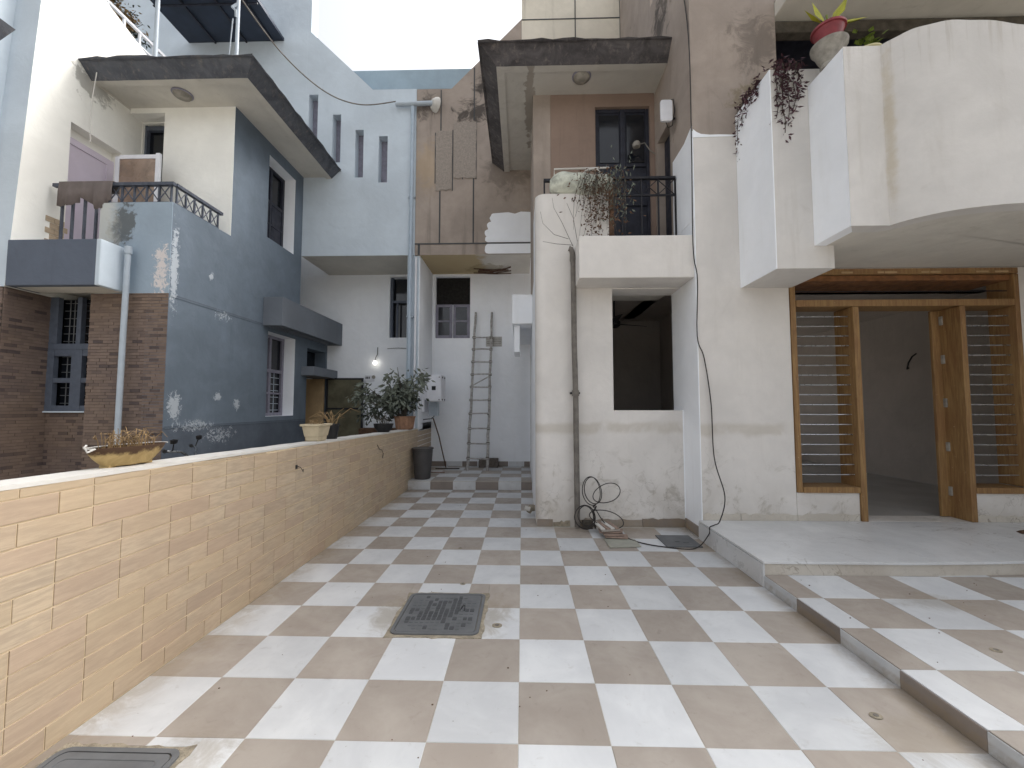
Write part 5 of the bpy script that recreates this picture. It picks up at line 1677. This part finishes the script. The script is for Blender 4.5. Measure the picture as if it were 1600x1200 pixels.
# stacked pots at the step of the curved balcony
ur = thing('cement_urn', 'grey cement urn on the corner of the white balcony', 'planter', (2.93, 1.12, BT))
pot(ur, [(0, 0), (.075, 0), (.08, .02), (.07, .04), (.10, .10), (.125, .17), (.145, .19), (.15, .225), (.135, .235), (.11, .22), (.10, .18), (0, .16)], 'stone_pot')
rp = thing('maroon_pot', 'maroon bowl pot with a yellow leaved plant standing in the grey urn', 'planter', (2.93, 1.12, BT + .20))
pot(rp, [(0, 0), (.07, 0), (.10, .08), (.125, .16), (.14, .165), (.14, .185), (.12, .18), (0, .15)], 'red_pot')
m = MB(); m.tube([(0, 0, .15), (.0, 0, .25), (-.01, 0, .33)], .008, 6); m.tube([(0, 0, .15), (.04, 0, .25), (.1, 0, .27)], .006, 6); m.build('stem', M['leaf_green'], rp)
m = MB()
for d, l, w in (((1, -.1, .12), .30, .13), ((-.8, -.2, .35), .24, .08), ((.5, -.2, .9), .28, .1), ((-.3, .2, 1), .3, .1), ((.8, .3, .4), .25, .1)):
    m.leaf((.05 * d[0], 0, .24), d, (0, -.6, 1), l, w)
m.build('leaves', M['leaf_yellow'], rp)
cp = thing('cream_pot', 'small cream pot with round green leaves beside the grey urn', 'planter', (3.24, 1.10, BT))
pot(cp, [(0, 0), (.09, 0), (.12, .09), (.13, .095), (.13, .11), (.11, .11), (0, .09)], 'cream_pot')
m = MB()
rnd = random.Random(9)
for i in range(70):
    a = rnd.uniform(0, 2 * PI); r_ = rnd.uniform(.02, .14)
    m.leaf((r_ * math.cos(a), r_ * math.sin(a) * .8, .11 + rnd.uniform(.0, .16)), (math.cos(a), math.sin(a), rnd.uniform(-.3, .5)), (0, -.4, 1), .06, .05)
m.build('leaves', M['leaf_green'], cp)

# balcony of the blue house: cloth, chair
cl = MB()
n_ = 40
vs = []; fs = []
for i in range(n_ + 1):
    f = i / n_
    x = -5.88 + .70 * f
    w = .018 * math.sin(f * 22) + .012 * math.sin(f * 51)
    L_ = .27 + .05 * math.sin(f * 9 + 1) + (.05 if .2 < f < .42 or .72 < f < .9 else 0)
    vs += [(x, 2.37, 4.20), (x, 2.36, 4.318), (x, 2.325, 4.324), (x, 2.282, 4.318), (x, 2.272 + w * .3, 4.2), (x, 2.268 + w, 4.315 - L_)]
for i in range(n_):
    for k in range(5): fs.append((i * 6 + k, i * 6 + 6 + k, i * 6 + 7 + k, i * 6 + 1 + k))
cl.add(vs, fs)
o = cl.build('hanging_cloth', M['cloth'], smooth=True)
s_ = o.modifiers.new('thick', 'SOLIDIFY'); s_.thickness = .006
props(o, 'brown cloth draped over the grey railing of the blue house balcony', 'cloth')
bc = thing('plastic_chair', 'blue plastic chair behind the balcony bars of the blue house', 'chair', (-5.50, 2.75, 3.2))
MB().box(-.17, .17, -.17, .17, .22, .25).build('seat', M['blue_plastic'], bc, bevel=.01)
MB().box(-.17, .17, .15, .18, .25, .55).build('backrest', M['blue_plastic'], bc, bevel=.01)
for x in (-.15, .13):
    for y in (-.15, .13):
        MB().box(x, x + .025, y, y + .025, 0, .22).build('leg', M['blue_plastic'], bc)

# motorcycle behind the garden wall (only bars and lamp show)
mc = thing('motorcycle', 'black motorcycle parked behind the tan wall with only handlebar and mirror showing', 'motorcycle', (-3.55, 2.1, -.02), rz=.35)
def ring(cx, cy, cz, Rr, r_, seg=28):
    P = [(cx + Rr * math.cos(2 * PI * i / seg), cy, cz + Rr * math.sin(2 * PI * i / seg)) for i in range(seg + 1)]
    m = MB(); m.tube(P, r_, 8, cap=False); return m
for x in (-.1, -1.35):
    w = ring(x, 0, .3, .26, .045).build('wheel', M['black'], mc, smooth=True)
    m = ring(x, 0, .3, .21, .014)
    for k in range(6):
        a = PI * k / 3; m.tube([(x, 0, .3), (x + .2 * math.cos(a), 0, .3 + .2 * math.sin(a))], .008, 5)
    m.build('rim', M['chrome'], w)
m = MB(); m.tube([(-.1, -.08, .3), (-.22, -.08, .85)], .022, 8); m.tube([(-.1, .08, .3), (-.22, .08, .85)], .022, 8); m.build('fork', M['chrome'], mc, smooth=True)
m = MB(); m.lathe([(0, -.12), (.1, -.1), (.14, 0), (.1, .1), (0, .12)], c=(-.5, 0, .72), seg=16, sx=1.7); m.build('fuel_tank', M['black'], mc, smooth=True)
MB().box(-1.25, -.72, -.12, .12, .68, .76).build('seat', M['black'], mc, bevel=.03)
MB().box(-.85, -.45, -.12, .12, .3, .58).build('engine', M['bin'], mc, bevel=.03)
m = MB(); m.tube([(-.36, -.34, 1.0), (-.28, -.2, .98), (-.24, -.06, .90), (-.24, .06, .90), (-.28, .2, .98), (-.36, .34, 1.0)], .014, 8); m.build('handlebar', M['chrome'], mc, smooth=True)
for y in (-.38, .30):
    m = MB(); m.tube([(-.36, y, 1.0), (-.40, y + .09, 1.0)], .02, 8); m.build('grip', M['black'], mc)
m = MB(); m.lathe([(0, -.07), (.08, -.05), (.09, .03), (0, .06)], c=(-.14, 0, .87), seg=16); m.build('headlight', M['chrome'], mc, smooth=True)
for y in (-.3, .3):
    m = MB(); m.tube([(-.32, y, 1.0), (-.3, y * 1.1, 1.1)], .006, 6); m.lathe([(0, -.03), (.05, -.02), (.055, .02), (0, .03)], c=(-.3, y * 1.12, 1.10), seg=12, sy=1.4, sx=.4); m.build('mirror', M['black'], mc, smooth=True)

# dry tree behind the gable at upper left
tree = thing('terrace_shrub', 'brownish dry shrub showing above the white gable wall at top left', 'shrub', (-6.95, 3.75, 6.12))
m = MB(); m.tube([(0, 0, 0), (.03, 0, .8), (0, 0, 1.5), (.1, 0, 1.9)], [.04, .03, .02, .01], 8)
for k in range(9):
    a = k * .9; m.tube([(0, 0, .9 + .08 * k), (.2 * math.cos(a), .2 * math.sin(a), 1.3 + .06 * k), (.45 * math.cos(a), .4 * math.sin(a), 1.6 + .06 * k)], [.012, .008, .003], 5)
m.build('trunk', M['twig'], tree, smooth=True)
bush(tree, 3200, 0, 0, 1.95, .42, .42, .36, .07, 'dry', 41, 'crown', .2)
bush(tree, 700, 0, 0, 1.9, .40, .4, .34, .07, 'leaf_dark', 43, 'crown', .2)

# ================================================================== FLOOR THINGS
def manhole(label, x0, x1, y0, y1, waffle, zz=0):
    o = thing('manhole_cover', label, 'manhole cover', ((x0 + x1) / 2, (y0 + y1) / 2, zz))
    w, d = (x1 - x0) / 2, (y1 - y0) / 2
    # mortar bed with wandering outer edge
    m = MB(); n_ = 14; pts = []
    for i in range(n_): pts.append((-w + 2 * w * i / n_, -d + random.uniform(-.012, .01)))
    for i in range(n_): pts.append((w + random.uniform(-.01, .014), -d + 2 * d * i / n_))
    for i in range(n_): pts.append((w - 2 * w * i / n_, d + random.uniform(-.008, .012)))
    for i in range(n_): pts.append((-w + random.uniform(-.012, .01), d - 2 * d * i / n_))
    m.prism(pts, -.01, .0035); m.build('mortar_bed', M['mortar'], o)
    def rrect(w_, d_, r_, q=5):
        P = []
        for cx_, cy_, a0 in ((w_ - r_, d_ - r_, 0), (-w_ + r_, d_ - r_, 90), (-w_ + r_, -d_ + r_, 180), (w_ - r_, -d_ + r_, 270)):
            for k in range(q + 1):
                a = R(a0 + 90 * k / q); P.append((cx_ + r_ * math.cos(a), cy_ + r_ * math.sin(a)))
        return P
    a, b_ = w - .022, d - .025
    out_, inn_ = rrect(a, b_, .05), rrect(a - .022, b_ - .022, .035)
    n2 = len(out_)
    m = MB()
    vs = [(p[0], p[1], .0) for p in out_] + [(p[0], p[1], .012) for p in out_] + [(p[0], p[1], .012) for p in inn_] + [(p[0], p[1], .0) for p in inn_]
    fs = []
    for i in range(n2):
        j = (i + 1) % n2
        for k in range(3): fs.append((k * n2 + i, k * n2 + j, (k + 1) * n2 + j, (k + 1) * n2 + i))
    m.add(vs, fs); m.build('frame', M['manhole'], o)
    m = MB(); m.prism(rrect(a - .027, b_ - .027, .032), .0, .011); m.build('lid', M['manhole'], o)
    if waffle:
        m = MB()
        nx_, ny_ = 13, 12
        for i in range(nx_):
            for j in range(ny_):
                if abs(i - 6) + abs(j - 5.5) > 9.5: continue
                cx_ = -a + .075 + (2 * a - .15) * i / (nx_ - 1); cy_ = -b_ + .07 + (2 * b_ - .14) * j / (ny_ - 1)
                s1 = .0125 if (i + j) % 3 else .0145
                m.box(cx_ - s1, cx_ + s1, cy_ - s1 * 1.15, cy_ + s1 * 1.15, .011, .0142, 1 if random.random() < (.75 if abs(i - 6) < 4 and abs(j - 6) < 4 else .3) else 0)
        o2 = m.build('lid_pattern', [M['manhole'], M['manhole_dark']], o); o2['kind'] = 'stuff'
        m = MB(); P = [(a - .15 + .03 * math.cos(k * 1.1) * (k / 8), .05 + .05 * math.sin(k * 1.7), .0155) for k in range(8)]
        m.tube(P, .0025, 4); m.build('lifting_wire', M['black'], o)
    else:
        m = MB()
        P = rrect(a - .06, b_ - .06, .03)
        m.tube([(p[0], p[1], .0115) for p in P] + [(P[0][0], P[0][1], .0115)], .003, 5); m.build('lid_rib', M['manhole'], o)
    return o
manhole('grey waffle patterned manhole cover in the middle of the chequered floor', -.86, -.24, 0, .62, True)
manhole('plain grey manhole cover at the foot of the tan wall in the near left corner', -1.95, -1.38, -1.45, -.85, False)
ss = thing('drain_slab', 'grey stone drain slab with two finger holes beside the marble plinth', 'slab', (1.70, 1.905, .001))
MB().box(-.185, .185, -.19, .19, 0, .012).build('slab', M['manhole'], ss, bevel=.003)
m = MB(); m.box(-.05, .0, -.05, -.03, .0105, .0126); m.box(.03, .09, -.08, -.06, .0105, .0126); m.build('finger_hole', M['black'], ss)
# stack of broken tiles
rnd = random.Random(77)
specs = [(1.08, 1.84, .002, .17, .16, .05, 'tile_piece_light', 'large pale tile lying flat in front of the broken tile stack'),
         (1.06, 2.02, .02, .13, .09, -.08, 'tile_piece', 'brown broken tile at the bottom of the small stack'),
         (1.03, 2.06, .036, .12, .10, .1, 'tile_piece', 'reddish broken tile second from the bottom of the small stack'),
         (1.02, 2.10, .052, .14, .09, -.05, 'tile_piece', 'dusty broken tile in the middle of the small stack'),
         (1.0, 2.12, .068, .12, .11, .18, 'tile_brown', 'grey brown broken tile near the top of the small stack')]
for x, y, z, w, d, rz, mat, lab in specs:
    m = MB()
    pts = [(-w, -d), (w * rnd.uniform(.8, 1), -d * rnd.uniform(.8, 1)), (w, d * rnd.uniform(.5, 1)), (-w * rnd.uniform(.6, 1), d)]
    m.prism(pts, 0, .011)
    o = m.build('broken_tile', M[mat], loc=(x, y, z), bevel=.001); o.rotation_euler = (rnd.uniform(-.02, .02), rnd.uniform(-.03, .03), rz)
    props(o, lab, 'tile', 'broken tiles by the wall')
cutt = []
for k in range(4):
    m = MB(); m.box(-.022, .022, -.13, .13, 0, .012)
    o = m.build('tile_strip', M['cap'] if k % 2 == 0 else M['tile_piece'], loc=(.90 + k * .052, 2.17 + .01 * k, .084)); o.rotation_euler = (.03, 0, .22 + rnd.uniform(-.05, .05))
    props(o, ('leftmost pale strip', 'second brown strip from the left', 'third pale strip from the left', 'rightmost brown strip')[k] + ' of cut tile on top of the broken tile stack', 'tile', 'cut tile strips on the stack')
bl = MB(); bl.box(-.06, .06, -.03, .03, 0, .09)
o = bl.build('wood_block', M['twig'], loc=(.80, 2.37, .001)); props(o, 'dark block standing between the drain pipe and the tile stack', 'block')
# small drain caps
def dcap(x, y, z, r_, lab):
    m = MB(); m.lathe([(0, .0045), (r_ * .8, .0045), (r_, .003), (r_, 0)], seg=18)
    o = m.build('drain_cap', M['mortar'], landing if z > .05 else yard, loc=(x, y, z))
    o.scale = (1, .8, 1)
    m = MB(); m.lathe([(0, .006), (r_ * .45, .006), (r_ * .45, .004)], seg=12); m.build('screw', M['pipe_grey'], o)
dcap(-.15, .155, .001, .034, 'chipped round floor drain hole right of the waffle manhole cover')
dcap(-.62, 1.92 - .28, .001, .02, 'tiny drain cap farthest back on a brown tile')
dcap(-.47, .79, .001, .022, 'faint round drain cap just behind the waffle manhole cover')
dcap(1.68, -.60, .001, .028, 'brown drain cap on the lower floor beside the low step riser')
dcap(2.66, -.22, LZ + .001, .028, 'brown drain cap on the raised chequered landing')
# leaf litter and grit
rnd = random.Random(123)
m = MB()
for i in range(70):
    x, y = rnd.uniform(-1.9, 1.9), rnd.uniform(-1.3, 4.4)
    if y > 2.3 and x > .15: continue
    s1 = rnd.uniform(.0015, .0045)
    m.box(x - s1, x + s1, y - s1 * .7, y + s1 * .7, .0015, .0015 + s1 * .6)
for i in range(40):
    x, y = rnd.uniform(2.1, 4.5), rnd.uniform(-1.0, .7)
    s1 = rnd.uniform(.002, .005)
    m.box(x - s1, x + s1, y - s1 * .7, y + s1 * .7, LZ + .0015, LZ + .0015 + s1)
props(m.build('grit', M['dry_dark']), 'scattered grit and leaf crumbs on the floor', 'grit', kind='stuff')
# dark rag at right edge of the plinth
m = MB(); m.hexa([(-.10, -.05, 0), (.12, -.06, 0), (.13, .05, 0), (-.06, .04, 0), (-.07, -.03, .02), (.1, -.04, .03), (.11, .03, .035), (-.04, .02, .02)])
o = m.build('rag', M['dry_dark'], loc=(5.02, 1.62, PZ), bevel=.008); props(o, 'dark rag lying on the marble plinth at the right edge', 'rag')
print('objects', len(bpy.data.objects))
